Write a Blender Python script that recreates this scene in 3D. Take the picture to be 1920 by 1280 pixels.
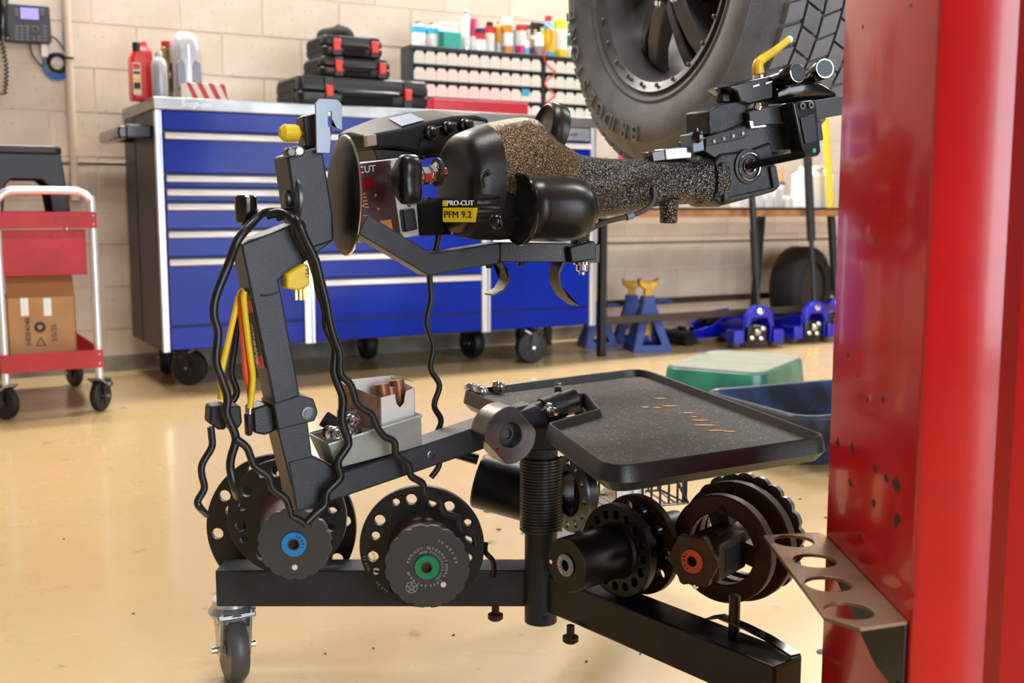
import bpy, bmesh, math, random
from mathutils import Vector, Matrix
random.seed(7)
for _o in list(bpy.data.objects): bpy.data.objects.remove(_o)
SC = bpy.context.scene
COL = SC.collection
PI = math.pi
# ------------------------------------------------------------------ camera
FPX, CAMH, PITCH = 2050.0, 0.76, math.radians(7.0)
WA, WY = math.radians(29.6), 6.1            # back wall: turn about z, distance straight ahead
cam = bpy.data.cameras.new('camera'); cam_o = bpy.data.objects.new('camera', cam); COL.objects.link(cam_o)
cam_o.location = (0, 0, CAMH); cam_o.rotation_euler = (PI/2 - PITCH, 0, 0)
cam.sensor_width = 36; cam.lens = 36*FPX/1920; cam.clip_start = .05; cam.clip_end = 60
cam.dof.use_dof = True; cam.dof.focus_distance = 1.62; cam.dof.aperture_fstop = 6.3
SC.camera = cam_o
# ------------------------------------------------------------------ light
SC.view_settings.view_transform = 'Standard'; SC.view_settings.look = 'None'
SC.view_settings.exposure = 0.1; SC.view_settings.gamma = 1.0; SC.view_settings.use_curve_mapping = False
wd = bpy.data.worlds.new('world'); SC.world = wd; wd.use_nodes = True
wd.node_tree.nodes['Background'].inputs[0].default_value = (.80, .90, 1.0, 1)
wd.node_tree.nodes['Background'].inputs[1].default_value = 1.5
def area(name, loc, rot, sx, sy, power, col):
    l = bpy.data.lights.new(name, 'AREA'); l.shape = 'RECTANGLE'; l.size = sx; l.size_y = sy; l.energy = power; l.color = col
    o = bpy.data.objects.new(name, l); COL.objects.link(o); o.location = loc; o.rotation_euler = rot
    return o
# daylight through the open bay door behind and beside the camera
area('bay_door_daylight', (4.16, -1.83, 1.62), (math.radians(90), 0, WA), 5.6, 3.0, 300, (.82, .91, 1.0))
# ------------------------------------------------------------------ photo geometry
_c, _s = math.cos(PITCH), math.sin(PITCH)
def ray(px, py):
    x = (px-960)/FPX; y = -(py-640)/FPX
    return (x, _c+y*_s, -_s+y*_c)
def Pz(px, py, z):                       # pixel on a level plane
    r = ray(px, py); k = (z-CAMH)/r[2]; return Vector((r[0]*k, r[1]*k, z))
def Py(px, py, Y):                       # pixel on the upright plane Y ahead
    r = ray(px, py); k = Y/r[1]; return Vector((r[0]*k, Y, CAMH+r[2]*k))
class Frame:
    def __init__(s, x, y, ang): s.x, s.y, s.a = x, y, ang; s.c, s.s = math.cos(ang), math.sin(ang)
    def px(s, px, py, b=0.0):            # pixel on the upright plane local y = b
        r = ray(px, py); ox, oy = s.x-s.s*b, s.y+s.c*b
        k = (-s.s*ox+s.c*oy)/(-s.s*r[0]+s.c*r[1])
        X, Y, Z = r[0]*k-s.x, r[1]*k-s.y, CAMH+r[2]*k
        return Vector((X*s.c+Y*s.s, b, Z))
    def loc(s, w): X, Y = w[0]-s.x, w[1]-s.y; return Vector((X*s.c+Y*s.s, -X*s.s+Y*s.c, w[2]))
    def world(s, v): return Vector((s.x+v[0]*s.c-v[1]*s.s, s.y+v[0]*s.s+v[1]*s.c, v[2]))
F0 = Frame(0, 0, 0); FW = Frame(0, WY, WA); FT = Frame(.045, 1.67, WA)
def wp(px, py, t=0.0): return FW.px(px, py, -t)
# ------------------------------------------------------------------ materials
def lin(c): return tuple(((v/255)/12.92 if v/255 <= .04045 else ((v/255+.055)/1.055)**2.4) for v in c)+(1,)
MATS = {}
def mat(name, col, rough=.5, metal=0.0, col2=None, ns=20.0, lo=.35, hi=.65, bump=0.0, bs=None, emit=0, coat=0, spec=.5, detail=4, col3=None, ns3=6, lo3=.55, hi3=.7, trans=0, rough2=None):
    m = bpy.data.materials.new(name); m.use_nodes = True; nt = m.node_tree; b = nt.nodes['Principled BSDF']
    b.inputs['Base Color'].default_value = lin(col); b.inputs['Roughness'].default_value = rough; b.inputs['Metallic'].default_value = metal
    b.inputs['Specular IOR Level'].default_value = spec; b.inputs['Coat Weight'].default_value = coat; b.inputs['Coat Roughness'].default_value = .08
    b.inputs['Transmission Weight'].default_value = trans
    tc = nt.nodes.new('ShaderNodeTexCoord')
    def noise(sc, lo, hi, det=4):
        n = nt.nodes.new('ShaderNodeTexNoise'); n.inputs['Scale'].default_value = sc; n.inputs['Detail'].default_value = det
        nt.links.new(tc.outputs['Object'], n.inputs['Vector'])
        r = nt.nodes.new('ShaderNodeMapRange'); r.inputs[1].default_value = lo; r.inputs[2].default_value = hi
        nt.links.new(n.outputs['Fac'], r.inputs[0]); return n, r
    out = None
    if col2:
        n, r = noise(ns, lo, hi, detail)
        mx = nt.nodes.new('ShaderNodeMix'); mx.data_type = 'RGBA'
        mx.inputs[6].default_value = lin(col); mx.inputs[7].default_value = lin(col2)
        nt.links.new(r.outputs[0], mx.inputs[0]); out = mx.outputs[2]
        if rough2 is not None:
            rr = nt.nodes.new('ShaderNodeMapRange'); rr.inputs[3].default_value = rough; rr.inputs[4].default_value = rough2
            nt.links.new(r.outputs[0], rr.inputs[0]); nt.links.new(rr.outputs[0], b.inputs['Roughness'])
        if col3:
            n3, r3 = noise(ns3, lo3, hi3, 6)
            m3 = nt.nodes.new('ShaderNodeMix'); m3.data_type = 'RGBA'; m3.inputs[7].default_value = lin(col3)
            nt.links.new(out, m3.inputs[6]); nt.links.new(r3.outputs[0], m3.inputs[0]); out = m3.outputs[2]
        nt.links.new(out, b.inputs['Base Color'])
    if bump:
        n, r = noise(bs or ns*4, 0, 1, 5)
        bp = nt.nodes.new('ShaderNodeBump'); bp.inputs['Strength'].default_value = bump; bp.inputs['Distance'].default_value = .002
        nt.links.new(n.outputs['Fac'], bp.inputs['Height']); nt.links.new(bp.outputs['Normal'], b.inputs['Normal'])
    if emit:
        b.inputs['Emission Color'].default_value = lin(col); b.inputs['Emission Strength'].default_value = emit
    MATS[name] = m; return m
M = mat
BLOCK = M('painted_block', (222, 206, 188), .75, col2=(212, 194, 176), ns=5, bump=.5, bs=160, col3=(196, 176, 156), ns3=40, lo3=.6, hi3=.75)
MORTAR = M('painted_mortar', (226, 212, 196), .85, bump=.3, bs=120)
FLOOR = M('epoxy_floor', (200, 174, 130), .18, col2=(186, 158, 110), ns=2.2, lo=.3, hi=.7, bump=.05, bs=60, col3=(132, 106, 74), ns3=13, lo3=.66, hi3=.76, coat=.25, rough2=.34)
CEIL = M('ceiling_paint', (120, 118, 114), .9); WALLG = M('grey_wall_paint', (128, 122, 116), .85)
COVE = M('grey_cove', (150, 142, 132), .6, col2=(120, 112, 104), ns=9)
BLUE = M('blue_enamel', (0, 40, 168), .22, coat=.05, col2=(0, 32, 148), ns=3, spec=.2)
CARC = M('dark_cabinet_paint', (36, 32, 37), .45)
HANDLE = M('polished_handle_trim', (238, 240, 246), .22, .55)
CHROME = M('bright_chrome', (235, 236, 240), .12, 1.0)
ALU = M('brushed_aluminium', (205, 206, 208), .32, 1.0, col2=(175, 176, 180), ns=14)
STEELTOP = M('stainless_steel', (158, 157, 157), .32, .9, col2=(134, 132, 131), ns=6)
TRIM = M('white_trim', (228, 232, 240), .25, .55)
BLACK = M('black_powder_coat', (21, 22, 26), .36, col2=(29, 30, 35), ns=30, bump=.25, bs=500)
BLACKR = M('worn_black_steel', (17, 16, 17), .36, col2=(36, 26, 21), ns=18, lo=.45, hi=.75, bump=.2, bs=300)
FRAME = M('charcoal_frame_paint', (33, 36, 43), .42, col2=(43, 47, 55), ns=25, bump=.25, bs=600)
PLASTIC = M('black_plastic', (18, 18, 20), .36, bump=.12, bs=700)
GLOSSB = M('gloss_black', (14, 14, 16), .16, coat=.3)
RUBBER = M('black_rubber', (22, 22, 24), .55)
CABLE = M('black_cable', (20, 21, 25), .34)
TYRE = M('tyre_rubber', (110, 111, 115), .72, col2=(92, 93, 97), ns=14, bump=.4, bs=260, col3=(134, 132, 130), ns3=7, lo3=.6, hi3=.8)
RIMM = M('dark_wheel_paint', (96, 95, 97), .4, .2, col2=(112, 106, 102), ns=12, lo=.5, hi=.75)
RIMG = M('gloss_wheel_paint', (58, 61, 68), .22, .4, coat=.4)
HOUSING = M('worn_black_housing', (25, 24, 24), .36, col2=(48, 42, 36), ns=7, lo=.5, hi=.75, bump=.15, bs=500)
HAMMER = M('hammertone', (30, 28, 27), .24, .9, col2=(196, 192, 186), ns=520, lo=.5, hi=.72, bump=1.0, bs=520, detail=2)  # pale specks in the colour stand in for glints off the hammered bumps
HAMMERB = M('hammertone_bronze', (52, 44, 36), .24, .9, col2=(190, 164, 126), ns=560, lo=.45, hi=.72, bump=1.0, bs=560, detail=2)  # bump glints painted in here too, as light bronze specks
CAST = M('dark_casting', (32, 33, 36), .42, .3, col2=(46, 47, 50), ns=60, bump=.4, bs=400)
BARE = M('bare_grey_steel', (118, 119, 122), .38, .75, col2=(80, 80, 82), ns=20)
STEEL = M('turned_steel', (128, 127, 128), .3, .9, col2=(98, 94, 92), ns=18)
RUST = M('rusted_steel', (54, 37, 29), .5, .25, col2=(84, 54, 36), ns=16, bump=.4, bs=200, col3=(30, 24, 22), ns3=9)
RUSTL = M('worn_bracket_steel', (128, 104, 86), .42, .55, col2=(150, 98, 58), ns=14, lo=.4, hi=.7, col3=(92, 78, 70), ns3=18, bump=.25, bs=160)
RED = M('red_post_enamel', (205, 22, 26), .2, coat=.5, col2=(190, 16, 20), ns=4, col3=(176, 24, 26), ns3=14, lo3=.6, hi3=.85)
REDP = M('red_paint', (196, 40, 48), .45, col2=(172, 30, 40), ns=8, col3=(120, 24, 30), ns3=24, lo3=.62, hi3=.75)
REDC = M('bright_red_plastic', (232, 54, 44), .4)
REDJ = M('red_jug_plastic', (214, 32, 34), .3)
CARD = M('brown_cardboard', (186, 142, 100), .85, col2=(176, 130, 90), ns=10)
CARDD = M('cardboard_inside', (150, 100, 60), .85)
WHITE = M('white_plastic', (238, 238, 236), .4)
WHITEB = M('white_card', (236, 230, 222), .7, col2=(220, 206, 194), ns=14, lo=.5, hi=.8)
BIN = M('cream_bin_plastic', (240, 234, 222), .4, col2=(232, 214, 184), ns=9, lo=.55, hi=.8)
YELLOW = M('yellow_plastic', (238, 200, 22), .4)
YELLOWW = M('yellow_lever_paint', (232, 196, 20), .35, col2=(196, 156, 16), ns=40)
ORANGE = M('orange_plastic', (226, 84, 34), .45)
WOOD = M('worn_bench_wood', (176, 128, 84), .7, col2=(136, 92, 58), ns=8)
BROWNRAIL = M('brown_steel_rail', (66, 52, 46), .5)
JACKB = M('jack_blue', (16, 28, 190), .22, coat=.5)
STANDB = M('stand_blue', (26, 58, 140), .45)
GOLDY = M('worn_yellow_casting', (214, 160, 20), .45, .2, col2=(150, 110, 24), ns=30)
GREEN = M('green_tub_plastic', (48, 130, 106), .3, col2=(36, 92, 80), ns=9, lo=.4, hi=.7)
GREENT = M('worn_green_tub_top', (126, 130, 118), .6, col2=(110, 118, 104), ns=10, col3=(60, 70, 60), ns3=7, lo3=.62, hi3=.7)
PAN = M('blue_black_plastic', (38, 58, 92), .25, col2=(20, 26, 40), ns=7, lo=.4, hi=.65)
GREYL = M('light_grey_enamel', (178, 184, 180), .4, .2, col2=(158, 162, 158), ns=20)
GREYB = M('blue_grey_block', (120, 140, 155), .45, .2)
TRAYM = M('tray_plastic', (27, 27, 28), .36, bump=.15, bs=400)
TRAYF = M('tray_filings', (34, 33, 34), .6, col2=(88, 58, 38), ns=3.4, lo=.46, hi=.68, bump=.8, bs=700, col3=(130, 124, 118), ns3=260, lo3=.6, hi3=.68)
COPPER = M('bare_tan_patch', (196, 148, 96), .4, .3)
PINK = M('pink_plastic', (222, 60, 110), .4); CYAN = M('cyan_print', (60, 182, 216), .4); NAVY = M('navy_plastic', (28, 32, 84), .4)
TEAL = M('teal_card', (60, 182, 168), .5); AMBER = M('amber_print', (206, 140, 40), .4); GOLD = M('gold_plastic', (128, 104, 32), .35, .2)
SILVER = M('silver_plastic', (176, 178, 184), .32, .3); GREENC = M('green_print', (20, 110, 90), .4)
MAROON = M('maroon_panel', (58, 22, 18), .3); DISP = M('red_display', (120, 10, 8), .2); LED = M('white_led', (250, 246, 230), .3, emit=1.0)
ORLAB = M('orange_label', (206, 128, 22), .4); LABW = M('label_white', (240, 240, 238), .5); LABK = M('label_black', (18, 18, 18), .5)
LABY = M('label_yellow', (240, 206, 24), .4); LABR = M('label_red', (206, 40, 30), .45); HUBG = M('green_hub_label', (20, 150, 96), .35)
HUBB = M('blue_hub_label', (32, 140, 214), .35); HUBO = M('orange_hub_label', (238, 96, 46), .4); SCREEN = M('lit_phone_screen', (150, 132, 226), .2, emit=.6)
PHONE = M('charcoal_phone', (46, 45, 48), .45); KEYM = M('phone_key', (86, 86, 90), .4); BLUEC = M('blue_network_cable', (64, 128, 206), .45)
TANP = M('tan_painted_pipe', (204, 182, 160), .5); GREYP = M('dull_grey_pipe', (110, 92, 78), .5); CLOTHSHADE = M('black_cloth_and_shade', (10, 10, 11), .9)  # last black serves real cloth and shade painted in gaps and recesses
ENG = M('engraved_white', (190, 192, 194), .5); TYREL = M('raised_tyre_letter', (112, 112, 114), .7); STRIPE = M('carton_red', (212, 44, 40), .5)
GLASSLENS = M('fluorescent_diffuser', (255, 246, 230), .5, emit=6)
# ------------------------------------------------------------------ mesh builder
V = Vector
class MB:
    def __init__(s): s.v = []; s.f = []
    def add(s, vs, fs):
        o = len(s.v); s.v += [V(p) for p in vs]; s.f += [tuple(i+o for i in f) for f in fs]; return s
    def box(s, x0, x1, y0, y1, z0, z1, mtx=None):
        vs = [V((x, y, z)) for z in (z0, z1) for y in (y0, y1) for x in (x0, x1)]
        if mtx: vs = [mtx @ p for p in vs]
        return s.add(vs, [(0, 2, 3, 1), (4, 5, 7, 6), (0, 1, 5, 4), (2, 6, 7, 3), (0, 4, 6, 2), (1, 3, 7, 5)])
    def prism(s, pts, d):
        n = len(pts); d = V(d); p = [V(q) for q in pts]
        return s.add(p+[q+d for q in p], [tuple(range(n)), tuple(range(2*n-1, n-1, -1))]+[(i, (i+1) % n, n+(i+1) % n, n+i) for i in range(n)])
    def rings(s, rings, close=True):
        n = len(rings[0]); vs = [p for r in rings for p in r]; fs = []
        for k in range(len(rings)-1):
            for i in range(n):
                j = (i+1) % n; fs.append((k*n+i, k*n+j, (k+1)*n+j, (k+1)*n+i))
        if close: fs += [tuple(range(n-1, -1, -1)), tuple(range((len(rings)-1)*n, len(rings)*n))]
        return s.add(vs, fs)
    def lathe(s, p0, axis, prof, n=32, close=True):
        ax = V(axis).normalized(); t = ax.orthogonal().normalized(); b = ax.cross(t); p0 = V(p0)
        return s.rings([[p0+ax*h+(t*math.cos(2*PI*i/n)+b*math.sin(2*PI*i/n))*max(r, 1e-5) for i in range(n)] for r, h in prof], close)
    def cyl(s, p0, p1, r, r1=None, n=24):
        d = V(p1)-V(p0); return s.lathe(p0, d, [(r, 0), (r if r1 is None else r1, d.length)], n)
    def ring(s, p0, axis, ro, ri, h, n=40):        # flat annulus
        ax = V(axis).normalized(); t = ax.orthogonal().normalized(); b = ax.cross(t); p0 = V(p0)
        def rr(r, z): return [p0+ax*z+(t*math.cos(2*PI*i/n)+b*math.sin(2*PI*i/n))*r for i in range(n)]
        R = [rr(ri, 0), rr(ro, 0), rr(ro, h), rr(ri, h), rr(ri, 0)]; return s.rings(R, False)
    def tube(s, pts, r, n=10, sm=6, loop=False):
        P = [V(p) for p in pts]
        if sm > 1 and len(P) > 2:
            Q = []; m = len(P); rng = range(m) if loop else range(m-1)
            for i in rng:
                g = (lambda k: P[k % m]) if loop else (lambda k: P[min(max(k, 0), m-1)])
                a, b, c, d = g(i-1), g(i), g(i+1), g(i+2)
                for k in range(sm):
                    t = k/sm; Q.append(.5*((2*b)+(c-a)*t+(2*a-5*b+4*c-d)*t*t+(3*b-a-3*c+d)*t**3))
            if not loop: Q.append(P[-1])
            P = Q
        R = []; nrm = None; m = len(P)
        for i, p in enumerate(P):
            tg = ((P[(i+1) % m]-P[i-1]) if loop else (P[min(i+1, m-1)]-P[max(i-1, 0)])).normalized()
            nrm = tg.orthogonal() if nrm is None else nrm-tg*nrm.dot(tg)
            if nrm.length < 1e-6: nrm = tg.orthogonal()
            nrm.normalize(); bn = tg.cross(nrm); rad = r(i/(m-1)) if callable(r) else r
            R.append([p+(nrm*math.cos(2*PI*k/n)+bn*math.sin(2*PI*k/n))*rad for k in range(n)])
        if loop: R.append(R[0])
        return s.rings(R, not loop)
    def bar(s, pts, w, h, up=(0, 0, 1)):           # rectangular tube along a path
        P = [V(p) for p in pts]; R = []
        for i, p in enumerate(P):
            tg = (P[min(i+1, len(P)-1)]-P[max(i-1, 0)]).normalized(); sd = tg.cross(V(up)).normalized(); u = sd.cross(tg)
            k = 1.0
            if 0 < i < len(P)-1:
                c = (P[i]-P[i-1]).normalized().dot((P[i+1]-P[i]).normalized()); k = 1/max(math.sqrt((1+c)/2), .5)
            R.append([p+sd*(a*w/2)+u*(b*h/2*k) for a, b in ((-1, -1), (1, -1), (1, 1), (-1, 1))])
        return s.rings(R)
    def loft(s, st, n=28, e=2.5):                  # st: (centre, vertical half, depth half); sections square to local x
        R = []
        for c, rz, rb in st:
            R.append([V((c[0], c[1]+rb*math.copysign(abs(math.cos(q))**(2/e), math.cos(q)), c[2]+rz*math.copysign(abs(math.sin(q))**(2/e), math.sin(q)))) for q in [2*PI*i/n for i in range(n)]])
        return s.rings(R)
    def ball(s, c, r, sx=1, sy=1, sz=1, n=16, m=10):
        c = V(c); return s.rings([[c+V((sx*r*math.sin(PI*(k+.001)/(m+.002))*math.cos(2*PI*i/n), sy*r*math.sin(PI*(k+.001)/(m+.002))*math.sin(2*PI*i/n), -sz*r*math.cos(PI*k/m))) for i in range(n)] for k in range(m+1)])
    def torus(s, c, axis, R, r, n=40, k=10):
        ax = V(axis).normalized(); t = ax.orthogonal().normalized(); b = ax.cross(t); c = V(c)
        return s.tube([c+(t*math.cos(2*PI*i/n)+b*math.sin(2*PI*i/n))*R for i in range(n)], r, k, 1, True)
    def rbox(s, x0, x1, y0, y1, z0, z1, r=.02, n=5, top=None, seg=None):   # box with rounded vertical corners, optional smaller top (scale)
        cx, cy = (x0+x1)/2, (y0+y1)/2; hx, hy = (x1-x0)/2, (y1-y0)/2
        ring = []
        for qx, qy, a0 in ((1, 1, 0), (-1, 1, PI/2), (-1, -1, PI), (1, -1, 1.5*PI)):
            for i in range(n+1):
                a = a0+PI/2*i/n; ring.append((qx*(hx-r)+r*math.cos(a), qy*(hy-r)+r*math.sin(a)))
        k = top or 1.0
        return s.rings([[V((cx+p[0]*f, cy+p[1]*f, z)) for p in ring] for z, f in ((z0, 1), (z1, k))])
    def plate(s, outer, holes, o, ex, ey, th):     # flat plate with holes; outlines in (x, y) of the plane o + ex*x + ey*y, extruded th along ex x ey
        bm = bmesh.new(); edges = []
        for lp in [outer]+holes:
            vs = [bm.verts.new((p[0], p[1], 0)) for p in lp]
            edges += [bm.edges.new((vs[i], vs[(i+1) % len(vs)])) for i in range(len(vs))]
        bmesh.ops.triangle_fill(bm, edges=edges, use_beauty=True, use_dissolve=False)
        ff = list(bm.faces); r = bmesh.ops.extrude_face_region(bm, geom=ff)
        bmesh.ops.translate(bm, vec=(0, 0, th), verts=[g for g in r['geom'] if isinstance(g, bmesh.types.BMVert)])
        bm.verts.index_update(); ex, ey, o = V(ex), V(ey), V(o); ez = ex.cross(ey).normalized()
        s.add([o+ex*q.co.x+ey*q.co.y+ez*q.co.z for q in bm.verts], [tuple(v.index for v in f.verts) for f in bm.faces]); bm.free(); return s
def circ(x, y, r, n=20): return [(x+r*math.cos(2*PI*i/n), y+r*math.sin(2*PI*i/n)) for i in range(n)]
def to_mesh(name, mb, base, m, ang=38):
    me = bpy.data.meshes.new(name); base = V(base)
    me.from_pydata([tuple(p-base) for p in mb.v], [], mb.f)
    bm = bmesh.new(); bm.from_mesh(me); bmesh.ops.recalc_face_normals(bm, faces=bm.faces); bm.to_mesh(me); bm.free()
    me.materials.append(m); me.shade_smooth(); me.set_sharp_from_angle(angle=math.radians(ang)); return me
def bev(o, w, seg=2):
    if w:
        b = o.modifiers.new('bevel', 'BEVEL'); b.width = w; b.segments = seg; b.limit_method = 'ANGLE'; b.angle_limit = math.radians(40)
def tag(o, label=None, cat=None, group=None, kind=None):
    for k, v in (('label', label), ('category', cat), ('group', group), ('kind', kind)):
        if v: o[k] = v
class Thing:
    def __init__(s, name, label, cat, fr=F0, base=(0, 0, 0), group=None, kind=None, mb=None, m=None, bevel=0, ang=38):
        s.fr, s.base = fr, V(base)
        s.o = bpy.data.objects.new(name, to_mesh(name, mb, s.base, m, ang) if mb else None); COL.objects.link(s.o)
        s.o.location = fr.world(s.base); s.o.rotation_euler = (0, 0, fr.a); tag(s.o, label, cat, group, kind)
        if mb: bev(s.o, bevel)
    def add(s, name, mb, m, bevel=0, parent=None, label=None, ang=38, kind=None):
        o = bpy.data.objects.new(name, to_mesh(name, mb, s.base, m, ang)); COL.objects.link(o); o.parent = parent or s.o
        bev(o, bevel); tag(o, label, kind=kind); return o
    def text(s, body, at, ex, ey, size, m, parent=None, name='lettering', align='CENTER', ext=.0004, shear=0):
        mb = MB(); letters(mb, body, at, ex, ey, size, align, ext, shear); return s.flat(name, mb, m, parent)
    def flat(s, name, mb, m, parent):
        me = bpy.data.meshes.new(name); me.from_pydata([tuple(p-s.base) for p in mb.v], [], mb.f); me.materials.append(m)
        o = bpy.data.objects.new(name, me); COL.objects.link(o); o.parent = parent or s.o; return o
    def arc(s, body, c, ex, ey, R, a0, size, m, parent=None, name='lettering', step=.72, ext=.0004, each=False):
        # letters clockwise from angle a0 (radians, from +ex towards +ey), tops outward
        c, ex, ey = V(c), V(ex).normalized(), V(ey).normalized(); a = a0; mb = MB()
        for ch in body:
            if ch != ' ':
                d = ex*math.cos(a)+ey*math.sin(a); t = ex*math.sin(a)-ey*math.cos(a)
                letters(mb, ch, c+d*R, t, d, size, 'CENTER', ext, 0)
                if each: s.flat(name, mb, m, parent); mb = MB()
            a -= size*step*(.55 if ch in 'I1. -' else 1)/R
        return None if each else s.flat(name, mb, m, parent)
_glyph = {}
def letters(mb, body, at, ex, ey, size, align, ext, shear):
    k = (body, size, align, ext, shear)
    if k not in _glyph:
        cu = bpy.data.curves.new('glyph', 'FONT'); cu.body = body; cu.size = size; cu.extrude = ext; cu.align_x = align; cu.align_y = 'CENTER'; cu.shear = shear; cu.resolution_u = 3
        o = bpy.data.objects.new('glyph', cu); me = bpy.data.meshes.new_from_object(o)
        _glyph[k] = ([v.co.copy() for v in me.vertices], [tuple(p.vertices) for p in me.polygons])
        bpy.data.objects.remove(o); bpy.data.curves.remove(cu); bpy.data.meshes.remove(me)
    vs, fs = _glyph[k]; ex, ey = V(ex).normalized(), V(ey).normalized(); ez = ex.cross(ey); at = V(at)
    mb.add([at+ex*p.x+ey*p.y+ez*p.z for p in vs], fs)
def copy_part(o, parent, loc):
    c = o.copy(); COL.objects.link(c); c.parent = parent; c.location = loc; return c
# ================================================================== the setting
S0, S1 = -6.0, 5.6
def struct(name, mb, m, fr=F0, base=(0, 0, 0)):
    return Thing(name, None, None, fr, base, kind='structure', mb=mb, m=m)
fl = struct('floor', MB().box(-9, 10, -7, 13, -.1, 0), FLOOR); tag(fl.o, 'glossy tan epoxy floor with worn stains')
wall = struct('wall_back', MB().box(S0, S1, .005, .2, 0, 4.0), MORTAR, FW); tag(wall.o, 'cream painted concrete block wall at the back')
bm_ = to_mesh('block', MB().box(0, .382, 0, .03, 0, .188), (0, 0, 0), BLOCK)
HM, LM = .197, .391
for k in range(11):
    off = -2.165 if k % 2 == 0 else -1.974
    n0 = int(math.floor((-4.4-off)/LM))
    for i in range(n0, n0+24):
        x = off+i*LM+.0045
        if x < -4.4 or x+.382 > 4.4: continue
        o = bpy.data.objects.new('block', bm_); COL.objects.link(o); o.parent = wall.o; o.location = (x, random.uniform(-.0008, .0008), k*HM+.0045)
struct('wall_left', MB().box(S0-.2, S0, -9.2, .2, 0, 4.0), WALLG, FW)
struct('wall_right', MB().box(S1, S1+.2, -9.2, .2, 0, 4.0), WALLG, FW)
struct('ceiling', MB().box(S0-.2, S1+.2, -9.2, .2, 4.0, 4.1), CEIL, FW)
struct('daylight_mask_wall', MB().prism([(S0-.2, -9.0, 0), (-3.4, -9.0, 0), (-3.4, -9.0, 3.2), (2.8, -9.0, 3.2), (2.8, -9.0, 0), (S1+.2, -9.0, 0), (S1+.2, -9.0, 4.0), (S0-.2, -9.0, 4.0)], (0, -.2, 0)), WALLG, FW)  # unseen wall, added so daylight enters only through the bay opening
struct('baseboard_back', MB().box(S0, S1, -.006, .004, 0, .075), COVE, FW)
nl = 0
for (s, t) in ((-2.2, .3), (.6, .3), (3.2, .3), (-2.2, 4.0), (.6, 4.0), (3.2, 4.0)):
    L = Thing('ceiling_light', ('fluorescent ceiling light nearest the block wall, over the ' if t < 2 else 'fluorescent ceiling light nearer the open bay, over the ')+{-2.2: 'red cart side', .6: 'middle of the shop', 3.2: 'bench side'}[s], 'ceiling light', FW, (s, -t, 3.7), 'fluorescent ceiling lights')
    L.add('housing', MB().box(s-.62, s+.62, -t-.16, -t+.16, 3.73, 3.79), WHITE, .005)
    L.add('hanger', MB().cyl((s, -t, 3.78), (s, -t, 4.0), .008, n=8), GREYP)
    L.add('diffuser', MB().rbox(s-.6, s+.6, -t-.14, -t+.14, 3.705, 3.735, .03), GLASSLENS)
    w = FW.world((s, -t, 3.695)); area('fluorescent_tube_light', w, (0, 0, WA), 1.2, .28, 135 if t < 2 else 42, (1.0, .97, .93))
# pipes on the wall
def wtube(name, label, cat, pts, r, m, sm=6): return Thing(name, label, cat, FW, pts[0], mb=MB().tube(pts, r, 10, sm), m=m)
sp = wp(133, 190, .03).x
T = Thing('wall_conduit', 'tan painted vertical conduit on the block wall beside the phone', 'pipe', FW, (sp, -.03, .78), mb=MB().tube([(sp, -.03, .8), (sp, -.03, 2.9)], .017, 12, 1), m=TANP)
T.add('strap', MB().box(sp-.035, sp+.035, -.034, 0, .80, .82), GREYP); T.add('coupling', MB().cyl((sp, -.03, .79), (sp, -.03, .84), .021), TANP)
T.add('cable_tie', MB().cyl((sp, -.03, wp(133, 111).z-.004), (sp, -.03, wp(133, 111).z+.004), .021), LABK)
wtube('wall_pipe', 'thin grey level pipe along the wall behind red cart', 'pipe', [(-3.9, -.014, .957), (-.6, -.014, .957)], .009, GREYP, 1)
wtube('wall_pipe', 'thin grey level pipe on the wall under the wooden bench', 'pipe', [(.1, -.014, .553), (4.4, -.014, .553)], .009, GREYP, 1)
# ================================================================== phone and cords
pz = lambda x, y, t=.05: wp(x, y, t)
a, b2 = pz(-16, 8), pz(97, 82)
T = Thing('wall_phone', 'dark desk phone with lit violet screen mounted on the wall', 'phone', FW, (a.x, 0, b2.z))
T.add('body', MB().prism([pz(-16, 3), pz(28, 6), pz(90, 11), pz(93, 14), pz(97, 78), pz(94, 82), pz(28, 78), pz(-16, 74)], (0, .05, 0)), PHONE, .004)
T.add('screen', MB().prism([pz(38, 14, .0515), pz(72, 16, .0515), pz(73, 37, .0515), pz(39, 35, .0515)], (0, .002, 0)), SCREEN)
for cx, ys in ((31, (50, 56, 62, 68, 74)), (41, (50, 56, 62, 68, 74)), (51, (50, 56, 62, 68, 74)), (63, (68, 74)), (73, (69, 75)), (84, (50, 57, 63, 69, 76)), (31, (18, 23, 28)), (79, (18, 22, 27))):
    for y in ys:
        q = pz(cx, y, .052); T.add('key', MB().box(q.x-.007, q.x+.007, q.y, q.y+.005, q.z-.004, q.z+.004), KEYM, .001)
q = pz(66, 55, .052); T.add('navigation_ring', MB().torus(q, (0, 1, 0), .012, .003, 20, 6), KEYM)
hs = [pz(3, -8, .08), pz(4, 20, .095), pz(4, 50, .095), pz(4, 68, .08)]
T.add('handset', MB().tube(hs, lambda u: .021+.010*abs(2*u-1)**2, 14, 6), GLOSSB)
pts = [pz(3, 72, .06)]+[V((pz(3, 80, .06).x+.008*math.cos(i*1.3)+.012*math.sin(PI*i/60), pz(3, 80, .06).y+.008*math.sin(i*1.3), pz(3, 80, .06).z-.0036*i)) for i in range(60)]+[pz(-8, 176, .06), pz(-20, 170, .06)]
Thing('handset_cord', 'black coiled handset cord hanging below the wall phone', 'cord', FW, pts[0], mb=MB().tube(pts, .0035, 6, 2), m=CABLE)
q0, q1 = pz(77, 82, .03), pz(90, 107, .03)
T = Thing('wall_jack', 'small white network jack box just below the phone', 'wall jack', FW, (q0.x, 0, q1.z))
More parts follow.
